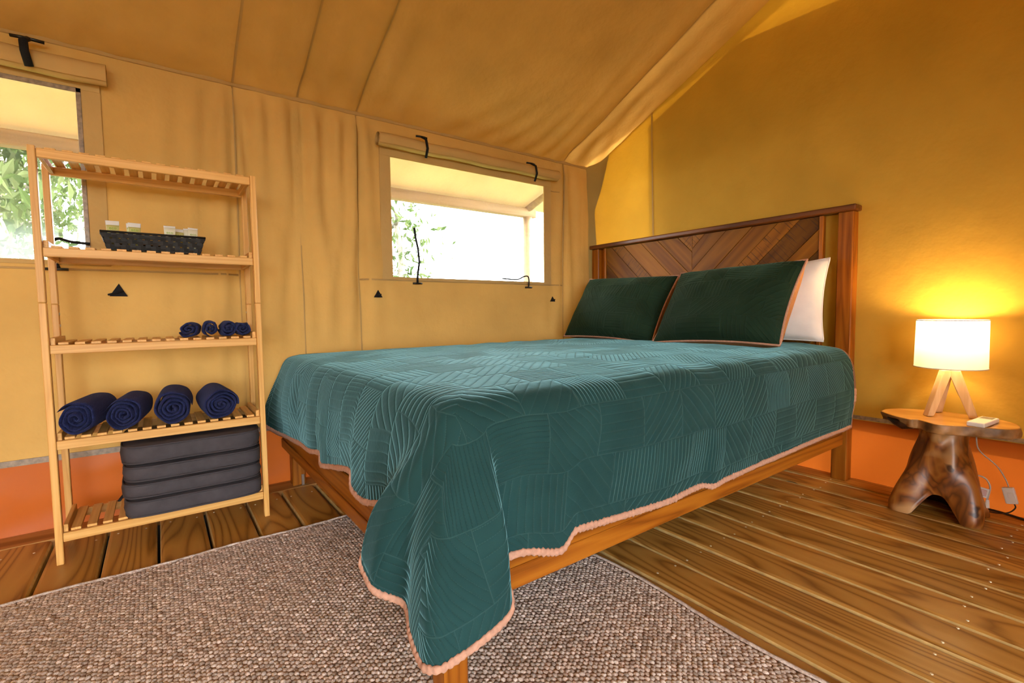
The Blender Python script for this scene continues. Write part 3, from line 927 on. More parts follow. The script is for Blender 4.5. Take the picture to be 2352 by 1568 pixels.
base = np.array(grid_faces(4, 5))
F = (base[None] + (np.arange(len(kx)) * 20)[:, None, None]).reshape(-1, 4)
wv = link('weave', mesh('weave', V, [tuple(f) for f in F.tolist()]), M['rug'], rug, o0)
wv['kind'] = 'stuff'
bp = [(RX0, RY1 - 0.003), (RX1, RY1 - 0.003)]
def edge_path(ax):
    if ax == 0:
        t = np.linspace(RX0, RX1, 90); x, y = t, np.full_like(t, RY1)
    else:
        t = np.linspace(RY0, RY1, 80); x, y = np.full_like(t, RX1), t
    return [(float(rug_edge(a, b)), float(b), float(max(rug_h(a, b), 0.002)) + 0.003 + 0.0006 * math.sin(i * 2.1)) for i, (a, b) in enumerate(zip(x, y))]
tube('edge_binding', edge_path(0), 0.0042, M['rug'], rug, 8, 0.006)
tube('edge_binding', edge_path(1), 0.0042, M['rug'], rug, 8, 0.006)

# ================================================================== BED
bed = empty('bed', (1.45, 1.6, 0), 'low brown wooden bed frame with chevron headboard against the canvas wall', 'bed')
BX0, BX1, BY0, BY1 = 0.432, 2.468, 0.826, 2.376
hb = empty('headboard', (2.50, 1.6, 0)); hb.parent = bed; hb.location = Vector((2.50, 1.6, 0)) - bed.location
HY0, HY1 = 0.806, 2.392
for y in (HY0 + 0.006, HY1 - 0.068):
    box('post', (2.470, y, 0.0), (2.532, y + 0.062, 1.212), M['bed_z'], hb, 0.004)
box('cap', (2.452, HY0 - 0.006, 1.212), (2.545, HY1 + 0.004, 1.238), M['cap'], hb, 0.006, seg=2)
PYa, PYb, PZa, PZb = 0.952, 2.262, 0.46, 1.209
box('stile', (2.474, PYa - 0.018, PZa), (2.506, PYa - 0.001, PZb), M['bed_z'], hb, 0.002)
box('stile', (2.474, PYb + 0.001, PZa), (2.506, PYb + 0.018, PZb), M['bed_z'], hb, 0.002)
box('rail', (2.476, HY0 + 0.070, 0.53), (2.515, PYa - 0.020, 0.60), M['bed_y'], hb, 0.003)
box('rail', (2.476, PYb + 0.020, 0.53), (2.515, HY1 - 0.070, 0.60), M['bed_y'], hb, 0.003)
box('rail', (2.507, PYa - 0.02, 0.46), (2.527, PYb + 0.02, 0.56), M['bed_y'], hb, 0.003)
# chevron boards, each clipped to its half of the panel
def clip(poly, n, d):
    out = []
    for i in range(len(poly)):
        a, b = poly[i], poly[(i + 1) % len(poly)]
        da, db = a.dot(n) - d, b.dot(n) - d
        if da <= 0: out.append(a)
        if (da < 0) != (db < 0) and abs(da - db) > 1e-12:
            out.append(a + (b - a) * (da / (da - db)))
    return out
ymid = 1.612
def chevron(y0, y1, sgn):
    """board direction in (y,z): sgn=+1 rises with y"""
    ang_ = math.radians(44) * sgn if sgn > 0 else PI - math.radians(44)
    dv = Vector((math.cos(ang_), math.sin(ang_))); nv = Vector((-dv.y, dv.x))
    rect = [Vector((y0, PZa)), Vector((y1, PZa)), Vector((y1, PZb)), Vector((y0, PZb))]
    ds = [p.dot(nv) for p in rect]
    d0, d1 = min(ds), max(ds)
    d = d0 - random.uniform(0.0, 0.05)
    while d < d1:
        w = random.choice((0.088, 0.098, 0.108, 0.07))
        poly = clip(clip(rect, -nv, -(d + 0.0009)), nv, d + w - 0.0009)
        d += w
        if len(poly) < 3: continue
        c = sum(poly, Vector((0, 0))) / len(poly)
        area = sum(poly[i].x * poly[(i + 1) % len(poly)].y - poly[(i + 1) % len(poly)].x * poly[i].y for i in range(len(poly)))
        if abs(area) < 4e-4: continue
        loc2 = [(p - c) for p in poly]
        L2 = [Vector((q.dot(dv), q.dot(nv))) for q in loc2]      # local: x along the grain, y across
        if sum(L2[i].x * L2[(i + 1) % len(L2)].y - L2[(i + 1) % len(L2)].x * L2[i].y for i in range(len(L2))) < 0:
            L2.reverse()
        th = 0.018 + random.uniform(-0.0015, 0.0015)
        sh = 0.985
        n_ = len(L2)
        V = [(p.x, p.y, 0.0) for p in L2] + [(p.x, p.y, th - 0.001) for p in L2] + [(p.x - math.copysign(min(0.001, abs(p.x)), p.x), p.y - math.copysign(min(0.0012, abs(p.y)), p.y), th) for p in L2]
        F = [tuple(range(n_ - 1, -1, -1)), tuple(2 * n_ + i for i in range(n_))]
        for lev in (0, 1):
            F += [(lev * n_ + i, lev * n_ + (i + 1) % n_, (lev + 1) * n_ + (i + 1) % n_, (lev + 1) * n_ + i) for i in range(n_)]
        me = mesh('board', V, F, False)
        o = link('board', me, M['chevron'], hb)
        # local x -> (0,dv), local y -> (0,nv), local z -> -X (towards the room)
        ex = Vector((0, dv.x, dv.y)); ey = Vector((0, nv.x, nv.y)); ez = ex.cross(ey)
        if ez.x > 0:
            ey = -ey; ez = ex.cross(ey)
            for v in me.vertices: v.co.y = -v.co.y
            me.flip_normals()
        rot = Matrix((ex, ey, ez)).transposed()
        o.rotation_euler = rot.to_euler()
        o.location = Vector((2.505, c.x, c.y)) - origin(hb)
chevron(PYa, ymid - 0.0008, -1)
chevron(ymid + 0.0008, PYb, 1)
# side rails, foot rail, legs
for y0, y1, s in ((BY0 + 0.004, BY0 + 0.030, -1), (BY1 - 0.030, BY1 - 0.004, 1)):
    r_ = box('side_rail', (BX0 + 0.058, y0, 0.168), (BX1 - 0.002, y1, 0.300), M['bed_x'], bed, 0.003)
    yy = (y0 - 0.004, y0 + 0.002) if s < 0 else (y1 - 0.002, y1 + 0.004)
    box('rail_strip', (BX0 + 0.058, yy[0], 0.168), (BX1 - 0.002, yy[1], 0.218), M['bed_x'], r_, 0.002)
fr = box('foot_rail', (BX0 + 0.002, BY0 + 0.058, 0.182), (BX0 + 0.028, BY1 - 0.02, 0.300), M['bed_y'], bed, 0.003)
box('rail_strip', (BX0 - 0.004, BY0 + 0.058, 0.182), (BX0 + 0.004, BY1 - 0.02, 0.222), M['bed_y'], fr, 0.002)
for x in (BX0,):
    box('leg', (x, BY0 - 0.002, 0.0), (x + 0.056, BY0 + 0.056, 0.300), M['bed_z'], bed, 0.004)
    box('leg', (x + 0.030, BY1 - 0.060, 0.0), (x + 0.086, BY1 - 0.004, 0.300), M['bed_z'], bed, 0.004)
box('bracket', (BX0 + 0.066, BY1 - 0.066, 0.0), (BX0 + 0.078, BY1 - 0.060, 0.05), M['steel'], bed, 0.001)
for k in range(11):
    x = 0.56 + k * 0.18
    box('bed_slat', (x, BY0 + 0.031, 0.27), (x + 0.07, BY1 - 0.031, 0.288), M['bed_y'], bed, 0.002)
bm_ = box('mattress', (BX0 + 0.03, BY0 + 0.03, 0.302), (BX1 - 0.01, BY1 - 0.0, 0.585), m_plain('mattress_ticking', (0.03, 0.03, 0.035, 1), 0.9, 0.1), None, 0.04, seg=3)
tag(bm_, 'dark-sided mattress under the green quilt on the bed', 'mattress')

# ================================================================== QUILT
quilt = empty('quilt', (1.4, 1.6, 0.3), 'dark green patchwork-stitched quilt with tan edging draped over the bed', 'quilt')
qo = np.array(origin(quilt))
XF, XH, YR, YL = 0.525, 2.440, 0.888, 2.368
def top_z(x, y):
    tx = np.clip((x - XF) / 0.35, 0, 1); ty = np.clip((y - YR) / 0.35, 0, 1); tl = np.clip((YL - y) / 0.35, 0, 1)
    crown = 0.612 + 0.016 * np.sin(tx * PI / 2) * np.sin(ty * PI / 2) * np.sin(tl * PI / 2) - 0.014 * np.clip((y - 1.6) / 0.8, 0, 1)
    wr = 0.0035 * fbm(x * 7 + 2, y * 7, 3) + 0.003 * np.sin(38 * (0.8 * x - 0.5 * y) + 5 * fbm(x * 2, y * 2, 2)) * np.clip(fbm(x * 2.1 + 7, y * 2.1 + 1, 2) + 0.15, 0, 1)
    return crown + wr
DROP = 0.41
# hem of the quilt: s runs along the foot edge from the wall, round the corner flap, along the side to the headboard
HEM = [(0.00, .355, 2.400, .295), (0.10, .405, 2.29, .262), (0.25, .418, 2.13, .270), (0.42, .420, 1.96, .283), (0.60, .414, 1.78, .298), (0.70, .420, 1.68, .312), (0.74, .412, 1.640, .285), (0.86, .424, 1.54, .300),
       (1.04, .418, 1.345, .338), (1.085, .408, 1.31, .300), (1.17, .412, 1.24, .290), (1.31, .424, 1.09, .320), (1.40, .410, 1.03, .300),
       (1.50, .342, 1.035, .232), (1.565, .344, .985, .200), (1.66, .392, .920, .170), (1.78, .372, .850, .145), (1.89, .366, .785, .128), (1.96, .392, .752, .134), (2.06, .470, .748, .152), (2.14, .545, .752, .182), (2.19, .560, .780, .215), (2.225, .530, .812, .252),
       (2.30, .600, .800, .268), (2.42, .715, .788, .240), (2.50, .765, .786, .276), (2.60, .865, .790, .268), (2.85, 1.115, .786, .258), (3.02, 1.28, .790, .262), (3.06, 1.33, .784, .250), (3.15, 1.40, .786, .254), (3.45, 1.71, .788, .258), (3.75, 2.00, .788, .262), (4.00, 2.25, .790, .262), (4.19, 2.44, .792, .262)]
HS = np.array([h[0] for h in HEM]); HP = np.array([h[1:] for h in HEM])
def pchip(xs_, Ys, xq):
    h = np.diff(xs_)
    out = np.zeros((len(xq), Ys.shape[1]))
    for c_ in range(Ys.shape[1]):
        y = Ys[:, c_]; dl = np.diff(y) / h
        m_ = np.zeros_like(y); m_[0], m_[-1] = dl[0], dl[-1]
        for k in range(1, len(y) - 1):
            if dl[k - 1] * dl[k] > 0:
                w1 = 2 * h[k] + h[k - 1]; w2 = h[k] + 2 * h[k - 1]
                m_[k] = (w1 + w2) / (w1 / dl[k - 1] + w2 / dl[k])
        k = np.clip(np.searchsorted(xs_, xq) - 1, 0, len(h) - 1)
        t = (xq - xs_[k]) / h[k]
        out[:, c_] = (2 * t**3 - 3 * t**2 + 1) * y[k] + (t**3 - 2 * t**2 + t) * h[k] * m_[k] + (-2 * t**3 + 3 * t**2) * y[k + 1] + (t**3 - t**2) * h[k] * m_[k + 1]
    return out
sF = YL - YR                      # 1.525 : end of the foot edge
sC = sF + 0.72                    # end of the corner flap
sT = 4.19
ns = 420
sq = np.linspace(0, sT, ns)
hem = pchip(HS, HP, sq)
# top edge
P0 = np.zeros((ns, 3)); OUT = np.zeros((ns, 3)); UV0 = np.zeros((ns, 2)); UVH = np.zeros((ns, 2))
for i, s in enumerate(sq):
    if s < sF:
        P0[i, :2] = (XF, YL - s); o_ = (-1.0, 0.0); UVH[i] = (XF - DROP, YL - s)
    elif s < sC:
        th = (s - sF) / 0.72 * PI / 2
        P0[i, :2] = (XF, YR); o_ = (-math.cos(th), -math.sin(th))
        q = (s - sF) / 0.72
        UVH[i] = (XF - DROP, YR - DROP * min(1, 2 * q)) if q < 0.5 else (XF - DROP * (2 - 2 * q), YR - DROP)
    else:
        P0[i, :2] = (XF + (s - sC) / (sT - sC) * (XH - XF), YR); o_ = (0.0, -1.0); UVH[i] = (P0[i, 0], YR - DROP)
    OUT[i, :2] = o_
    UV0[i] = P0[i, :2]
P0[:, 2] = top_z(P0[:, 0], P0[:, 1])
nr = 34
V = []; UV = []
for i in range(ns):
    o_ = OUT[i]
    corner = sF - 0.05 < sq[i] < sC + 0.05
    S1 = P0[i] + o_ * 0.062 + np.array((0, 0, -0.018))
    S2 = P0[i] + o_ * 0.098 + np.array((0, 0, -0.085))
    Hm = hem[i]
    wc = float(np.clip((sq[i] - 1.25) / 0.2, 0, 1) * np.clip((2.60 - sq[i]) / 0.25, 0, 1))
    k1, k2 = 0.52 + 0.20 * wc, 0.80 + 0.12 * wc
    Md = S2 + (Hm - S2) * np.array((k1, k1, 0.52)) + o_ * 0.010 * (1 - wc)
    Q = S2 + (Hm - S2) * np.array((k2, k2, 0.80)) + o_ * 0.004 * (1 - wc)
    pts = [P0[i] - o_ * 0.06 + np.array((0, 0, 0.005)), P0[i], S1, S2, Md, Q, Hm, Hm + (Hm - Q)]
    # arclength-ish resample of the catmull-rom chain P0..Hm
    chain = []
    for k in range(1, 6):
        p0, p1, p2, p3 = pts[k - 1], pts[k], pts[k + 1], pts[k + 2]
        for t in np.linspace(0, 1, 12, endpoint=False):
            chain.append(0.5 * ((2 * p1) + (-p0 + p2) * t + (2 * p0 - 5 * p1 + 4 * p2 - p3) * t * t + (-p0 + 3 * p1 - 3 * p2 + p3) * t**3))
    chain.append(Hm)
    chain = np.array(chain)
    L = np.concatenate([[0], np.cumsum(np.linalg.norm(np.diff(chain, axis=0), axis=1))])
    f = np.linspace(0, 1, nr)
    row = np.stack([np.interp(f * L[-1], L, chain[:, c_]) for c_ in range(3)], -1)
    wv_ = 0.010 * fbm(np.full(nr, sq[i] * 4.0), f * 1.6 + 3, 3) * np.clip(f * 1.6 - 0.15, 0, 1)
    row += o_[None] * wv_[:, None]
    V.append(row)
    UV.append(UV0[i][None] * (1 - f[:, None]) + UVH[i][None] * f[:, None])
SKV = np.array(V)                       # ns x nr x 3
Vs = SKV.reshape(-1, 3); UVs = np.array(UV).reshape(-1, 2)
Fs = grid_faces(ns, nr)
# top surface
nx, ny = 130, 104
X, Y = np.meshgrid(np.linspace(XF, XH, nx), np.linspace(YR, YL, ny), indexing='ij')
Zt = top_z(X, Y)
Vt = np.stack([X, Y, Zt], -1).reshape(-1, 3); UVt = np.stack([X, Y], -1).reshape(-1, 2)
Ft = [tuple(q + len(Vs) for q in f) for f in grid_faces(nx, ny)]
# tuck along the wall
xt = np.linspace(XF, XH, nx); fz = np.linspace(0, 1, 8)
tuck = np.zeros((nx, 8, 3))
for k, t in enumerate(fz):
    tuck[:, k, 0] = xt - 0.04 * (1 - np.clip((xt - XF) / 0.1, 0, 1)) * t
    tuck[:, k, 1] = YL + 0.022 * math.sin(t * PI / 2)
    tuck[:, k, 2] = top_z(xt, np.full(nx, YL)) - 0.20 * (1 - math.cos(t * PI / 2)) - 0.02 * t
Vk = tuck.reshape(-1, 3); UVk = np.stack([np.repeat(xt, 8), np.tile(YL + fz * 0.2, nx)], -1)
Fk = [tuple(q + len(Vs) + len(Vt) for q in f) for f in grid_faces(nx, 8)]
me = mesh('cover', np.vstack([Vs, Vt, Vk]) - qo, Fs + Ft + Fk, True, np.vstack([UVs, UVt, UVk]))
bm = bmesh.new(); bm.from_mesh(me)
bmesh.ops.remove_doubles(bm, verts=bm.verts, dist=0.0012)
bmesh.ops.recalc_face_normals(bm, faces=bm.faces)
bm.to_mesh(me); bm.free()
me.polygons.foreach_set('use_smooth', np.ones(len(me.polygons), dtype=bool))
link('cover', me, M['quilt'], quilt, qo)
# gathered edging along the hem and up the headboard end
hp = []
for i in range(0, ns):
    p = SKV[i, -1].copy()
    hp.append(p)
endrow = SKV[-1][::-1][3:]
hp += [p + np.array((0.004, 0, 0)) for p in endrow]
hp = np.array(hp)
d_ = np.concatenate([[0], np.cumsum(np.linalg.norm(np.diff(hp, axis=0), axis=1))])
tt = np.arange(0, d_[-1], 0.0042)
hp = np.stack([np.interp(tt, d_, hp[:, c_]) for c_ in range(3)], -1)
rr = 0.0092 + 0.0012 * np.sin(np.arange(len(hp)) * 1.9) + 0.0010 * rng.normal(0, 1, len(hp))
fv, ff = [], []
fr_ = frames([Vector(p) for p in hp])
for i, (p, n_, b_) in enumerate(fr_):
    up = Vector((0, 0, 1)); t_ = n_.cross(b_)
    side = up.cross(t_)
    side = side.normalized() if side.length > 0.05 else Vector((0, -1, 0))
    if i > len(hp) - 75: up2 = Vector((-1, 0, 0))
    else: up2 = up
    ra = float(rr[i])
    for k in range(8):
        a = 2 * PI * k / 8
        fv.append(p + up2 * (math.cos(a) * ra) + side * (math.sin(a) * (0.0048 + 0.0008 * math.sin(i * 1.9))))
for i in range(len(hp) - 1):
    for k in range(8):
        ff.append((i * 8 + k, i * 8 + (k + 1) % 8, (i + 1) * 8 + (k + 1) % 8, (i + 1) * 8 + k))
link('edging', mesh('edging', np.array([tuple(v) for v in fv]) - qo, ff), M['binding'], quilt, qo)['label'] = 'gathered rose-tan edging'

# ================================================================== PILLOWS
def pillow(name, base, width, height, thick, lean, yaw, mat_front, mat_back, mat_pipe, label, cat, group, seed, sharp=0.5, roll_=0.0):
    """base = middle of the bottom edge; leans back towards +x"""
    n = 34
    t = np.linspace(-1, 1, n)
    t = np.sign(t) * np.abs(t) ** 0.85
    U, Vv = np.meshgrid(t, t, indexing='ij')
    px = width / 2 * U * (1 - 0.055 * (1 - Vv ** 2) * np.abs(U) ** 2)
    pz = height / 2 * Vv * (1 - 0.075 * (1 - U ** 2) * np.abs(Vv) ** 2) + height / 2
    body = (np.clip(1 - np.abs(U) ** 2.4, 0, 1) * np.clip(1 - np.abs(Vv) ** 2.2, 0, 1)) ** sharp
    nz_ = 0.012 * fbm(U * 2.2 + seed, Vv * 2.2 + seed * 3.1, 3) * body
    nz_ = nz_ + 0.006 * np.sin(9 * (U * math.cos(seed) + Vv * math.sin(seed)) + 4 * fbm(U + seed, Vv, 2)) * body * np.abs(U) ** 1.5
    cr, sr = math.cos(roll_), math.sin(roll_)
    pxr = px * cr - (pz - height / 2) * sr; pzr = px * sr + (pz - height / 2) * cr + height / 2
    px, pz = pxr, pzr
    cl, sl = math.cos(lean), math.sin(lean)
    cy, sy = math.cos(yaw), math.sin(yaw)
    def place(px, pz, pt):        # pt: towards the room is negative x
        x = sl * pz - cl * pt; z = cl * pz + sl * pt
        y = px
        return np.stack([x * cy - y * sy, x * sy + y * cy, z], -1)
    Fp = place(px, pz, thick / 2 * body + nz_ + 0.002)
    Bp = place(px, pz, -thick * (0.5 if mat_back is mat_front else 0.68) * body ** (1.0 if mat_back is mat_front else 0.7) + nz_ * 0.5 - 0.002)
    uv = np.stack([(U + 1) * width / 2 + seed, (Vv + 1) * height / 2 + seed], -1).reshape(-1, 2)
    zmin = min(Fp[..., 2].min(), Bp[..., 2].min())
    root = empty(name, base, label, cat, group)
    b0 = Vector(base)
    Ff = grid_faces(n, n)
    link('front_cover', mesh('front_cover', Fp.reshape(-1, 3), Ff, True, uv), mat_front, root, b0)
    link('back_cover', mesh('back_cover', Bp.reshape(-1, 3), [tuple(reversed(f)) for f in Ff], True, uv), mat_back, root, b0)
    ring = [(i, 0) for i in range(n)] + [(n - 1, j) for j in range(1, n)] + [(i, n - 1) for i in range(n - 2, -1, -1)] + [(0, j) for j in range(n - 2, 0, -1)]
    mid = [(Vector(Fp[i, j]) + Vector(Bp[i, j])) / 2 for i, j in ring]
    Vp, Fpp = tube_mesh(mid, 0.0055 if mat_pipe is M['binding'] else 0.0035, 8, None, False, True)
    link('piping', mesh('piping', Vp, Fpp), mat_pipe, root, b0)
    return root
pillow('bed_pillow', (2.300, 1.175, 0.630), 0.62, 0.375, 0.17, 0.24, 0.02, M['linen'], M['linen'], M['linen'], 'white pillow showing beside the right green sham, near the lamp', 'pillow', 'white pillows on the bed', 2.3, 0.42, -0.04)
pillow('bed_pillow', (2.300, 1.83, 0.616), 0.64, 0.35, 0.15, 0.24, 0.0, M['linen'], M['linen'], M['linen'], 'white pillow almost hidden behind the left green sham', 'pillow', 'white pillows on the bed', 5.1, 0.42, 0.0)
pillow('pillow_sham', (2.055, 1.885, 0.620), 0.66, 0.425, 0.19, 0.56, 0.03, M['sham'], M['backing'], M['binding'], 'dark green quilted pillow on the window side of the bed', 'pillow', 'green quilted pillows on the bed', 1.2, 0.5, 0.03)
pillow('pillow_sham', (2.005, 1.215, 0.630), 0.62, 0.430, 0.19, 0.60, -0.03, M['sham'], M['backing'], M['binding'], 'dark green quilted pillow with tan back, on the lamp side of the bed', 'pillow', 'green quilted pillows on the bed', 3.7, 0.5, -0.03)

# ================================================================== SHELF
shelf = empty('shelf_unit', (0.013, 2.15, 0), 'five-tier open bamboo shelf with slatted tiers standing against the canvas wall', 'shelf')
SX0, SX1, SY0, SY1, SH = -0.292, 0.318, 2.034, 2.284, 1.302
PT = 0.0185
for x in (SX0, SX1 - PT):
    for y in (SY0, SY1 - 0.026):
        box('post', (x, y, 0.0), (x + PT, y + 0.026, 0.828), M['bam_z'], shelf, 0.002)
        box('post', (x, y, 0.8288), (x + PT, y + 0.026, SH), M['bam_z'], shelf, 0.002)
    xi = x + PT if x < 0 else x
    for z in (0.775, 0.735):
        for y in (SY1 - 0.014,):
            c = link('bolt', box_mesh(0.004, 0.011, 0.011, 0.002), M['steel'], shelf, (xi, y, z + 0.02))
TIERS = (0.100, 0.396, 0.698, 0.999, 1.297)
nsl = 14
slat_me = box_mesh(0.025, SY1 - SY0 - 0.036, 0.008, 0.001); slat_me.materials.append(M['bam_y'])
for ti, z in enumerate(TIERS):
    box('front_rail', (SX0 + PT + 0.0005, SY0 + 0.003, z - 0.029), (SX1 - PT - 0.0005, SY0 + 0.018, z - 0.0008), M['bam_x'], shelf, 0.002)
    box('back_rail', (SX0 + PT + 0.0005, SY1 - 0.020, z - 0.029), (SX1 - PT - 0.0005, SY1 - 0.005, z - 0.0008), M['bam_x'], shelf, 0.002)
    for x in (SX0 + PT + 0.0005, SX1 - PT - 0.0125):
        box('side_rail', (x, SY0 + 0.019, z - 0.026), (x + 0.012, SY1 - 0.021, z + (0.022 if ti < 4 else -0.002)), M['bam_y'], shelf, 0.0015)
    x0 = SX0 + PT + 0.018; x1 = SX1 - PT - 0.018
    for k in range(nsl):
        cx = x0 + 0.0125 + (x1 - x0 - 0.025) * k / (nsl - 1)
        link('slat', slat_me, None, shelf, (cx, (SY0 + SY1) / 2, z - 0.0005 + 0.0035))

# ---- towels
def towel(x, y, z, rx, rz, length, seed, label, group, yaw=0.0, flip=1, turns=4.2, start=0.0):
    R = random.Random(seed)
    nt = 130
    r0 = 0.16
    pitch = (1 - r0) / turns
    prof = []
    th = pitch * 0.94
    # section across the towel layer: (radial offset, axial position)
    ends = length / 2
    prof = [(-0.5, -ends + 0.012), (-0.25, -ends + 0.003), (0.0, -ends), (0.25, -ends + 0.003), (0.5, -ends + 0.012), (0.5, -ends * 0.4), (0.5, ends * 0.4), (0.5, ends - 0.010), (0.0, ends), (-0.5, ends - 0.010)]
    V = []
    for i in range(nt):
        a = 2 * PI * turns * i / (nt - 1)
        r = r0 + pitch * a / (2 * PI)
        taper = 1.0 if i < nt - 6 else max(0.12, (nt - 1 - i) / 6)
        wob = 1 + 0.05 * math.sin(2.2 * a + seed) + 0.03 * math.sin(5.1 * a + seed * 2)
        e_ = 0.010 * math.sin(a * 0.7 + seed) * 0.6
        for (ro, ax) in prof:
            rr_ = (r - pitch / 2 + ro * th * taper) * wob
            aa = start + flip * a
            fz_ = R.uniform(-1, 1) * 0.0012
            V.append((math.cos(aa) * rr_ * rx + fz_, ax + e_ * (ax < 0) + R.uniform(-1, 1) * 0.0015, math.sin(aa) * rr_ * rz + fz_))
    V = np.array(V)
    V[:, 2] = np.where(V[:, 2] < -rz * 0.90, -rz * 0.90 + (V[:, 2] + rz * 0.90) * 0.15, V[:, 2])
    zmin = V[:, 2].min()
    npf = len(prof)
    F = []
    for i in range(nt - 1):
        for k in range(npf):
            k2 = (k + 1) % npf
            q = (i * npf + k, i * npf + k2, (i + 1) * npf + k2, (i + 1) * npf + k)
            F.append(q if flip < 0 else tuple(reversed(q)))
    F.append(tuple(range(npf))); F.append(tuple((nt - 1) * npf + k for k in range(npf)))
    o = link('towel', mesh('towel', V, F), M['towel'], None, (x, y, z - zmin), (0, 0, yaw))
    o.modifiers.new('subdivision', 'SUBSURF').render_levels = 1
    return tag(o, label, 'towel', group)
T2 = TIERS[1] + 0.0080; T3 = TIERS[2] + 0.0080; T4 = TIERS[3] + 0.0080
G1, G2 = 'large rolled towels on the fourth tier', 'small rolled washcloths on the middle tier'
towel(-0.203, 2.155, T2, 0.058, 0.061, 0.235, 1, 'large rolled navy towel at the left end of the shelf row', G1, -0.20, 1, 4.0, 2.6)
towel(-0.092, 2.152, T2, 0.058, 0.058, 0.23, 2, 'large rolled navy towel, second from the left in its row', G1, -0.14, 1, 4.4, 0.4)
towel(0.036, 2.150, T2, 0.065, 0.063, 0.235, 3, 'large rolled navy towel with loose end underneath, third in its row', G1, -0.06, -1, 4.3, 1.9)
towel(0.168, 2.150, T2, 0.065, 0.060, 0.235, 4, 'large rolled navy towel at the right end of its row', G1, 0.06, -1, 4.6, 3.6)
towel(0.095, 2.130, T3, 0.038, 0.032, 0.12, 5, 'small rolled navy washcloth at the left, the widest of four', G2, -0.15, -1, 2.6, 1.0)
towel(0.159, 2.140, T3, 0.032, 0.034, 0.12, 6, 'small rolled navy washcloth, second from the left of four', G2, -0.05, 1, 2.4, 2.0)
towel(0.212, 2.135, T3, 0.031, 0.034, 0.12, 7, 'small rolled navy washcloth, third from the left of four', G2, 0.05, -1, 2.5, 0.2)
towel(0.2575, 2.130, T3, 0.030, 0.032, 0.12, 8, 'small rolled navy washcloth touching the right shelf post', G2, 0.02, 1, 2.5, 4.0)

# ---- seat cushions on the bottom tier
def cushion(x0, x1, y0, y1, z0, h, label, seed):
    root = empty('seat_cushion', ((x0 + x1) / 2, (y0 + y1) / 2, z0), label, 'cushion', 'stacked charcoal seat cushions')
    o0 = origin(root)
    w, d_ = (x1 - x0), (y1 - y0)
    nu = 30
    # rounded-rectangle outline, swelled in the middle
    n = 96; V = []
    levels = [(-0.5, 0.94), (-0.42, 0.985), (-0.32, 1.0), (0.0, 1.012), (0.32, 1.0), (0.42, 0.985), (0.5, 0.94)]
    def outline(a, sc):
        c, s_ = math.cos(a), math.sin(a)
        p = 7.0
        r = 1.0 / (abs(c) ** p + abs(s_) ** p) ** (1 / p)
        return Vector((c * r * (w / 2 - (1 - sc) * 0.2), s_ * r * (d_ / 2 - (1 - sc) * 0.2)))
    for lz, sc in levels:
        for k in range(n):
            q = outline(2 * PI * k / n, sc)
            V.append((q.x + 0.002 * math.sin(k * 0.9 + seed * 3 + lz * 5), q.y + 0.0025 * math.sin(k * 0.7 + seed) * (1 - abs(lz)), h / 2 + lz * (h - 0.004) + 0.0012 * math.sin(k * 0.35 + seed * 2)))
    F = []
    L = len(levels)
    for i in range(L - 1):
        for k in range(n):
            F.append((i * n + k, i * n + (k + 1) % n, (i + 1) * n + (k + 1) % n, (i + 1) * n + k))
    for lev, sg in ((0, -1), (L - 1, 1)):
        prev = lev * n
        for q in (0.75, 0.45, 0.15):
            st = len(V)
            for k in range(n):
                b = V[lev * n + k]
                V.append((b[0] * q, b[1] * q, b[2] + sg * 0.0016 * (1 - q)))
            for k in range(n):
                f = (prev + k, prev + (k + 1) % n, st + (k + 1) % n, st + k)
                F.append(f if sg > 0 else tuple(reversed(f)))
            prev = st
        F.append(tuple(prev + k for k in range(n)) if sg > 0 else tuple(prev + k for k in range(n - 1, -1, -1)))
    link('body', mesh('body', V, F), M['cushion'], root, o0)
    for lz in (-0.43, 0.43):
        ring = []
        for k in range(n):
            q = outline(2 * PI * k / n, 0.99)
            ring.append((q.x, q.y, h / 2 + lz * (h - 0.004)))
        Vp, Fp_ = tube_mesh(ring, 0.0032, 6, None, False, True)
        link('piping', mesh('piping', Vp, Fp_), M['cushion_pipe'], root, o0)
    return root
zc = TIERS[0] + 0.0076
names = ['charcoal seat cushion at the bottom of the stack of four', 'charcoal seat cushion second from the bottom of the stack', 'charcoal seat cushion third from the bottom of the stack', 'charcoal seat cushion on top of the stack of four']
hs = (0.061, 0.054, 0.056, 0.068)
dx = (0.002, -0.002, 0.003, 0.0)
for k in range(4):
    c_ = cushion(-0.121 + dx[k], 0.296 + dx[k] * 0.4, 1.992 + 0.002 * (k % 2), 2.378, zc, hs[k], names[k], k + 1)
    if k == 0:
        tube('tie_strap', [(-0.122, 2.29, zc + 0.035), (-0.131, 2.26, zc + 0.015), (-0.145, 2.235, zc - 0.01 + 0.012 * (k == 0))], 0.0018, M['black_strap'], c_, 6, 0.006)
    zc += hs[k] + 0.003

# ---- basket with toiletry tubes
bk = empty('basket', (0.008, 2.15, T4), 'black woven strap basket holding toiletry tubes on the shelf', 'basket')
bx0, bx1, by0, by1, bh = -0.124, 0.136, 2.092, 2.205, 0.058
fl = 0.016
def bpt(side, t, f):
    """side 0 front,1 right,2 back,3 left ; t along, f height 0..1"""
    e = fl * f
    X0, X1, Y0, Y1 = bx0 - e, bx1 + e, by0 - e * 0.6, by1 + e * 0.6
    z = T4 + 0.001 + bh * f
    if side == 0: return Vector((X0 + (X1 - X0) * t, Y0, z))
    if side == 1: return Vector((X1, Y0 + (Y1 - Y0) * t, z))
    if side == 2: return Vector((X1 - (X1 - X0) * t, Y1, z))
    return Vector((X0, Y1 - (Y1 - Y0) * t, z))
NRM = (Vector((0, -1, 0.2)), Vector((1, 0, 0.25)), Vector((0, 1, 0.2)), Vector((-1, 0, 0.25)))
CNT = (13, 6, 13, 6)
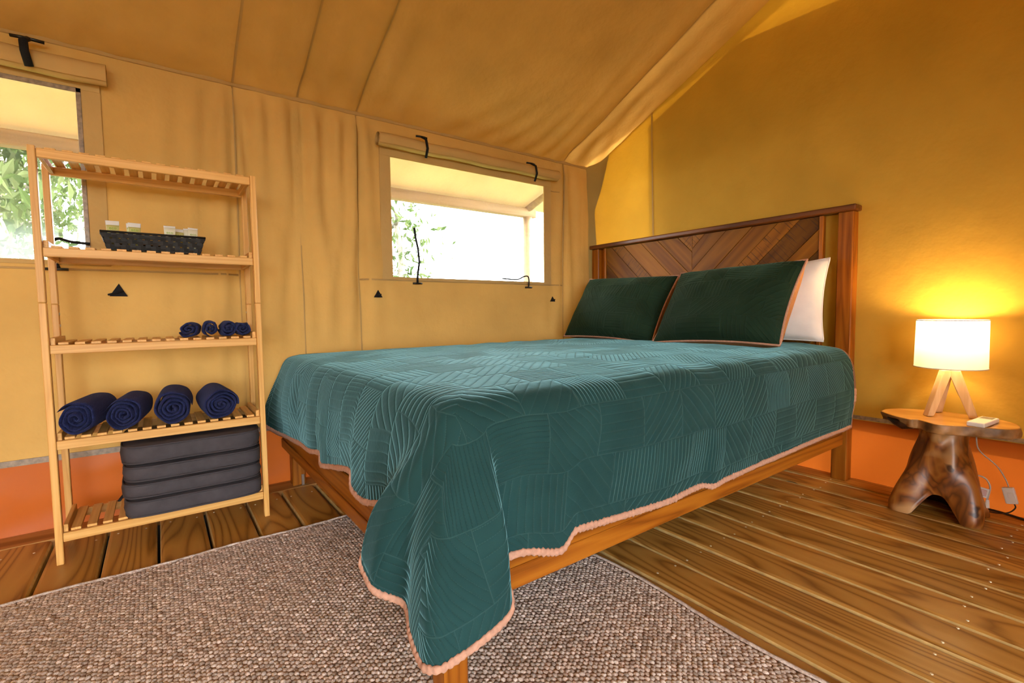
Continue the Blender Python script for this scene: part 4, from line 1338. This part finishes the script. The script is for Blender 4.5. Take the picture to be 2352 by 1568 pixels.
def ribbon(name, pts, nrm, wdir, w, th, parent):
    o0 = origin(parent)
    V = []
    for p, n_ in zip(pts, nrm):
        for s1, s2 in ((-1, -1), (1, -1), (1, 1), (-1, 1)):
            V.append(p - o0 + wdir * (w / 2 * s1) + n_ * (th / 2 * s2))
    F = []
    m = len(pts)
    for i in range(m - 1):
        for k in range(4):
            F.append((i * 4 + k, i * 4 + (k + 1) % 4, (i + 1) * 4 + (k + 1) % 4, (i + 1) * 4 + k))
    F += [(3, 2, 1, 0), tuple((m - 1) * 4 + k for k in range(4))]
    return link(name, mesh(name, V, F, False), M['basket'], parent, o0)
BANDZ = (0.17, 0.50, 0.80)
for sd_ in range(4):
    n_ = NRM[sd_].normalized()
    wd = (bpt(sd_, 1, 0.5) - bpt(sd_, 0, 0.5)).normalized()
    for k in range(CNT[sd_]):
        t = (k + 0.5) / CNT[sd_]
        pts = []; nn = []
        for f, ph in ((0.0, 0), (0.17, 1), (0.335, 0), (0.50, -1), (0.65, 0), (0.80, 1), (0.95, 0)):
            pts.append(bpt(sd_, t, f) + n_ * (0.0016 * ph * (1 if k % 2 else -1))); nn.append(n_)
        ribbon('stake', pts, nn, wd, (0.0145 if sd_ in (0, 2) else 0.0130), 0.0012, bk)
    for bi, f in enumerate(BANDZ):
        pts = []; nn = []
        for k in range(CNT[sd_] * 2 + 1):
            t = k / (CNT[sd_] * 2)
            cell = (k - 1) // 2
            ph = 0 if k % 2 == 0 else (1 if ((k // 2) + bi) % 2 == 0 else -1)
            pts.append(bpt(sd_, t, f) + n_ * (0.0018 * ph)); nn.append(n_)
        up_ = (bpt(sd_, 0.5, 1) - bpt(sd_, 0.5, 0)).normalized()
        ribbon('band', pts, nn, up_, 0.0138, 0.0012, bk)
rimp = [bpt(0, 0, 1), bpt(0, .5, 1), bpt(0, 1, 1), bpt(1, .5, 1), bpt(1, 1, 1), bpt(2, .5, 1), bpt(2, 1, 1), bpt(3, .5, 1)]
tube('rim', rimp, 0.0035, M['basket'], bk, 6, 0.006, True)
box('base', (bx0 - 0.001, by0 - 0.001, T4 + 0.0002), (bx1 + 0.001, by1 + 0.001, T4 + 0.0018), M['basket'], bk, 0)

def text_mesh(s, size, depth=0.0002):
    cu = bpy.data.curves.new('lettering', 'FONT')
    cu.body = s; cu.size = size; cu.align_x = 'CENTER'; cu.align_y = 'CENTER'; cu.extrude = depth
    cu.resolution_u = 3
    o = bpy.data.objects.new('tmp', cu); COL.objects.link(o)
    bpy.context.view_layer.update()
    me = bpy.data.meshes.new_from_object(o.evaluated_get(bpy.context.evaluated_depsgraph_get()))
    bpy.data.objects.remove(o); bpy.data.curves.remove(cu)
    return me
eco = text_mesh('eco', 0.0135)
eco.materials.clear(); eco.materials.append(M['green_print'])
def tube_bottle(x, y, ztop, w, mat, crimp, yaw, tilt, label, show_text=True):
    h = ztop - (T4 + 0.002)
    root = empty('toiletry_tube', (x, y, T4 + 0.002), label, 'tube', 'toiletry tubes in the basket')
    o0 = origin(root)
    n = 24
    def section(f):
        ra = 0.012 + (w / 2 - 0.012) * f ** 0.8
        rb = 0.012 * (1 - f) ** 0.75 + 0.0008
        return ra, rb
    lev = [0.0, 0.03, 0.25, 0.5, 0.7, 0.80]
    def loft(levels, name, m_):
        V = []
        for f in levels:
            ra, rb = section(f)
            for k in range(n):
                a = 2 * PI * k / n
                p = Vector((math.cos(a) * ra, math.sin(a) * rb, f * h))
                p = Euler((0, tilt, yaw)).to_matrix() @ p
                V.append(p)
        F = []
        for i in range(len(levels) - 1):
            for k in range(n):
                F.append((i * n + k, i * n + (k + 1) % n, (i + 1) * n + (k + 1) % n, (i + 1) * n + k))
        F += [tuple(range(n - 1, -1, -1)), tuple((len(levels) - 1) * n + k for k in range(n))]
        return link(name, mesh(name, V, F), m_, root, o0)
    fc = 1 - crimp
    loft([0.0, 0.03, 0.25, 0.5, 0.65, 0.78, fc], 'body', mat)
    loft([fc + 0.001, fc + 0.1 * crimp, 0.985, 1.0], 'crimp', M['tube_crimp'])
    if show_text:
        f = 0.745
        ra, rb = section(f)
        slope = math.atan2(0.012 * 0.8, h * 0.9)
        R_ = Euler((0, tilt, yaw)).to_matrix()
        p = R_ @ Vector((0, -rb - 0.0022, f * h))
        t_ = link('lettering', eco, None, root, o0)
        t_.location = p
        t_.rotation_euler = (R_ @ Euler((PI / 2 - slope, 0, 0)).to_matrix()).to_euler()
    return root
tube_bottle(-0.107, 2.125, 1.108, 0.037, M['tube_gel'], 0.15, 0.05, -0.02, 'yellow gel tube at the left end of the basket')
tube_bottle(-0.052, 2.125, 1.106, 0.036, M['tube_gel'], 0.15, 0.10, 0.02, 'yellow gel tube second from left, in front of another')
tube_bottle(-0.056, 2.162, 1.109, 0.036, M['tube_gel'], 0.15, 0.0, 0.0, 'yellow gel tube behind the second tube from left', False)
tube_bottle(0.049, 2.122, 1.105, 0.035, M['tube_white'], 0.06, 0.0, 0.0, 'cream coloured tube in the middle right of the basket')
tube_bottle(0.073, 2.160, 1.102, 0.033, M['tube_gel'], 0.12, 0.0, 0.03, 'pale tube half hidden behind the middle cream tube')
tube_bottle(0.115, 2.122, 1.104, 0.031, M['tube_white'], 0.06, 0.12, 0.04, 'cream coloured tube at the right end of the basket')
tube_bottle(0.108, 2.160, 1.106, 0.031, M['tube_white'], 0.06, 0.0, -0.02, 'cream tube behind the right-hand tube of the basket', False)

# ================================================================== SIDE TABLE
table = empty('side_table', (2.38, 0.46, 0), 'small tree-root side table with live-edge slab top by the lamp wall', 'side table')
to = origin(table)
TZ = 0.370
outl = [(2.322, .650), (2.285, .618), (2.258, .588), (2.240, .556), (2.232, .530), (2.246, .514), (2.228, .488), (2.202, .455), (2.212, .425), (2.240, .385), (2.266, .342), (2.284, .302), (2.306, .276), (2.345, .263), (2.385, .268), (2.430, .288), (2.470, .330), (2.490, .390), (2.494, .450), (2.492, .520), (2.470, .580), (2.436, .624), (2.38, .652)]
ol = [np.array(p) for p in catmull([np.array(p) for p in outl + [outl[0]]], 5)][:-1]
cen = np.mean(ol, axis=0)
n = len(ol)
V = []; F = []
lv = [(1.0, 0.0, 0.94), (1.0, -0.002, 0.985), (1.0, -0.007, 1.0), (1, -0.022, 1.0), (1, -0.031, 0.985), (1, -0.036, 0.95)]
for li, (_, dz, sc_) in enumerate(lv):
    for k, p in enumerate(ol):
        q = cen + (p - cen) * (1 - (1 - sc_) * 0.35)
        # the left front corner is split: underside bark eaten away
        under = max(0, 1 - np.linalg.norm(p - np.array((2.27, .60))) / 0.11)
        dd = dz * (1 - 0.35 * under)
        if li >= 3: q = q + (cen - q) * (0.10 * under) + (p - cen) * 0.02 * math.sin(k * 0.9 + li)
        V.append((q[0] - to.x, q[1] - to.y, TZ + dd - to.z))
for i in range(len(lv) - 1):
    for k in range(n):
        F.append((i * n + (k + 1) % n, i * n + k, (i + 1) * n + k, (i + 1) * n + (k + 1) % n))
F.append(tuple((len(lv) - 1) * n + k for k in range(n - 1, -1, -1)))
top_start = len(F)
F.append(tuple(range(n)))
me = mesh('slab', V, F, False)
me.materials.append(M['bark']); me.materials.append(M['slab'])
bm = bmesh.new(); bm.from_mesh(me); bmesh.ops.recalc_face_normals(bm, faces=bm.faces); bm.to_mesh(me); bm.free()
for p in me.polygons:
    p.use_smooth = len(p.vertices) == 4
    zc_ = p.center.z + to.z
    p.material_index = 1 if p.normal.z > 0.6 else 0
link('tabletop', me, None, table, to)
# chunk of broken bark under the left corner
V = []; F = []
nb = 14
pth = [(2.298, .615, .352), (2.276, .585, .343), (2.262, .560, .338), (2.262, .535, .342), (2.255, .515, .350)]
tb = tube('bark_lip', pth, [0.008, 0.014, 0.016, 0.013, 0.007], M['stump_in'], table, 10)
# root base: hollow, arched, three feet
na, nz_ = 112, 34
feet = [(math.radians(132), 0.160, 0.42), (math.radians(240), 0.150, 0.48), (math.radians(-52), 0.155, 0.32), (math.radians(38), 0.13, 0.5)]
cx_, cy_ = 2.380, 0.470
def stump_r(a, f):
    """f: 0 floor .. 1 under the slab"""
    r = 0.062 + 0.042 * (1 - f) + 0.010 * math.exp(-((f - 0.98) / 0.07) ** 2)
    for (fa, fr2, fw) in feet:
        da = math.atan2(math.sin(a - fa), math.cos(a - fa))
        r += (fr2 - 0.092) * math.exp(-(da / fw) ** 2) * max(0.0, 1 - f) ** 1.25
    r += 0.006 * math.sin(3 * a + 5 * f) + 0.004 * math.sin(7 * a - 8 * f)
    return r
def stump_bottom(a):
    """arch openings between the feet (height of the lower edge)"""
    h_ = 0.0
    for ca_, wa, hh in ((math.radians(186), 0.37, 0.088), (math.radians(-92), 0.30, 0.05), (math.radians(75), 0.3, 0.08)):
        da = math.atan2(math.sin(a - ca_), math.cos(a - ca_))
        h_ = max(h_, hh * max(0, 1 - (abs(da) / (wa * 1.55)) ** 2.6))
    return h_
def stump_shell(scale_in, name, mat, flip):
    V = []; F = []
    H_ = TZ - 0.034
    for i in range(na):
        a = 2 * PI * i / na
        zb = stump_bottom(a) + 0.001
        for k in range(nz_):
            z = zb + (H_ - zb) * k / (nz_ - 1)
            f = z / H_
            r = stump_r(a, f)
            r = r - scale_in * (0.35 + 0.65 * min(1, k / 4)) if scale_in else r - 0.006 * max(0, 1 - k / 2.0)
            r = max(r, 0.004)
            V.append((cx_ + math.cos(a) * r - to.x, cy_ + math.sin(a) * r - to.y, z))
    for i in range(na):
        j = (i + 1) % na
        for k in range(nz_ - 1):
            q = (i * nz_ + k, j * nz_ + k, j * nz_ + k + 1, i * nz_ + k + 1)
            F.append(tuple(reversed(q)) if flip else q)
    if not scale_in:
        F.append(tuple(i * nz_ + nz_ - 1 for i in range(na)))
    return link(name, mesh(name, V, F), mat, table, to)
stump_shell(0.0, 'root_base', M['stump'], False)
stump_shell(0.030, 'root_hollow', M['stump_in'], True)

# ================================================================== LAMP
LX, LY = 2.405, 0.463
lamp = empty('table_lamp', (LX, LY, TZ), 'lit white drum lamp on splayed wooden legs on the root table', 'lamp')
n = 64
SB, ST, SR = 0.557, 0.735, 0.1045
V = []; F = []
for r, z in ((SR + 0.001, SB), (SR - 0.0015, ST), (SR - 0.004, ST), (SR - 0.0015, SB)):
    for k in range(n):
        a = 2 * PI * k / n
        V.append((math.cos(a) * r, math.sin(a) * r, z - TZ))
for i in range(4):
    j = (i + 1) % 4
    for k in range(n):
        F.append((i * n + k, i * n + (k + 1) % n, j * n + (k + 1) % n, j * n + k))
# a single translucent sheet (outer face only) glows evenly
V1 = V[:2 * n]; F1 = F[:n]
sh_ = link('shade', mesh('shade', V1, F1), M['shade'], lamp, (LX, LY, TZ))
for z, r in ((SB, SR + 0.001), (ST, SR - 0.0015)):
    Vp, Fp_ = tube_mesh([(math.cos(2 * PI * k / n) * r, math.sin(2 * PI * k / n) * r, z - TZ) for k in range(n)], 0.0018, 6, None, False, True)
    link('hem_ring', mesh('hem_ring', Vp, Fp_), M['white_plastic'], sh_, (LX, LY, TZ))
tube('stem', [(LX, LY, 0.530), (LX, LY, 0.600)], 0.006, M['steel'], lamp, 12)
tube('socket', [(LX, LY, 0.598), (LX, LY, 0.632)], 0.014, M['white_plastic'], lamp, 14)
for k in range(3):
    a = 2 * PI * k / 3 + 0.3
    tube('shade_spoke', [(LX, LY, 0.605), (LX + math.cos(a) * (SR - 0.002), LY + math.sin(a) * (SR - 0.002), 0.605)], 0.0014, M['steel'], lamp, 6)
bm = bmesh.new(); bmesh.ops.create_uvsphere(bm, u_segments=20, v_segments=12, radius=0.024)
me = bpy.data.meshes.new('bulb'); bm.to_mesh(me); bm.free()
link('bulb', me, M['bulb'], lamp, (LX, LY, 0.662))
ld = bpy.data.lights.new('bulb_light', 'POINT')
ld.energy = 9.5
ld.color = (1.0, 0.66, 0.32)
ld.shadow_soft_size = 0.03
lo = bpy.data.objects.new('bulb_light', ld); COL.objects.link(lo)
lo.parent = lamp; lo.location = Vector((LX, LY, 0.700)) - origin(lamp)
# legs: three flat tapering boards
for a in (math.radians(142), math.radians(36), math.radians(-86)):
    top = Vector((LX + math.cos(a) * 0.013, LY + math.sin(a) * 0.013, 0.545))
    rb = 0.072
    bot = Vector((LX + math.cos(a) * rb, LY + math.sin(a) * rb, TZ + 0.002))
    ax = (top - bot)
    tang = Vector((-math.sin(a), math.cos(a), 0)); rad = Vector((math.cos(a), math.sin(a), 0))
    V = []
    for c0, w_, t_ in ((bot, 0.012, 0.012), (top, 0.012, 0.017)):
        for s1, s2 in ((-1, -1), (1, -1), (1, 1), (-1, 1)):
            V.append(c0 + tang * (w_ * s1) + rad * (t_ * s2) - Vector((LX, LY, TZ)))
    F = [(0, 1, 2, 3), (7, 6, 5, 4), (0, 4, 5, 1), (1, 5, 6, 2), (2, 6, 7, 3), (3, 7, 4, 0)]
    me = mesh('leg', V, F, False)
    bm = bmesh.new(); bm.from_mesh(me); bmesh.ops.recalc_face_normals(bm, faces=bm.faces)
    bmesh.ops.bevel(bm, geom=list(bm.edges), offset=0.002, segments=2, profile=0.5, affect='EDGES'); bm.to_mesh(me); bm.free()
    link('leg', me, M['lampwood'], lamp, (LX, LY, TZ))
cord1 = catmull([(LX, LY, 0.54), (LX + 0.03, LY - 0.02, 0.46), (LX + 0.065, LY - 0.045, 0.40), (2.507, .405, .373), (2.510, .398, .33), (2.505, .396, .278), (2.502, .385, .235), (2.500, .336, .188), (2.50, .312, .145), (2.50, .303, .118)], 6)
tube('cord', [tuple(p) for p in cord1], 0.0022, M['cord_grey'], lamp, 8)
sw = box('cord_switch', (2.490, .278, .058), (2.507, .312, .118), M['white_plastic'], lamp, 0.004, (math.radians(-14), 0, 0), 2)
sw.location += Vector((0, 0.003, 0.0))
box('switch_rocker', (2.4875, .287, .080), (2.4910, .303, .100), M['white_plastic'], sw, 0.001)
cord2 = catmull([(2.50, .287, .060), (2.50, .283, .045), (2.50, .300, .022), (2.505, .335, .008), (2.51, .37, .007)], 6)
tube('cord', [tuple(p) for p in cord2], 0.0022, M['cord_dark'], lamp, 8)
tg = box('cord_tag', (2.448, .348, .074), (2.450, .376, .110), M['white_plastic'], lamp, 0.0006, (math.radians(8), 0, 0))
for k in range(5):
    st_ = box('tag_print', (2.4472, .352, .080 + k * .005), (2.4478, .372, .082 + k * .005), M['red_print'], tg, 0)
    st_.location = Vector((-0.0012, 0, -0.010 + k * 0.005))
loop = catmull([(2.452, .352, .062), (2.456, .345, .112), (2.458, .357, .142), (2.458, .380, .150), (2.458, .392, .140)], 6)
tube('cable_loop', [tuple(p) for p in loop], 0.0028, M['cord_grey'], lamp, 8)
bm = bmesh.new(); bmesh.ops.create_cone(bm, cap_ends=True, segments=12, radius1=0.007, radius2=0.005, depth=0.03)
me = bpy.data.meshes.new('plug'); bm.to_mesh(me); bm.free()
link('plug', me, M['white_plastic'], lamp, (2.453, .350, .052))
xc = tube('extension_cord', [tuple(p) for p in catmull([(2.545, .372, .005), (2.540, .330, .005), (2.530, .295, .005), (2.515, .255, .005), (2.50, .15, .005), (2.52, -.1, .005)], 8)], 0.004, M['cord_dark'], None, 8)
tag(xc, 'dark extension cord on the deck behind the root table', 'cord')

# ---- remote control
rc = empty('remote_control', (2.325, 0.353, TZ), 'white remote control with small display lying on the root table', 'remote')
ro_ = origin(rc)
yaw_ = math.atan2(0.350 - 0.358, 2.43 - 2.225)
b_ = link('case', box_mesh(0.150, 0.048, 0.016, 0.004, 3), M['white_plastic'], rc, (2.325, 0.353, TZ + 0.0085), (0, 0, -0.10))
s_ = link('display', box_mesh(0.040, 0.034, 0.0012, 0.0004), M['grey_screen'], rc, (2.368, 0.3487, TZ + 0.0168), (0, 0, -0.10))
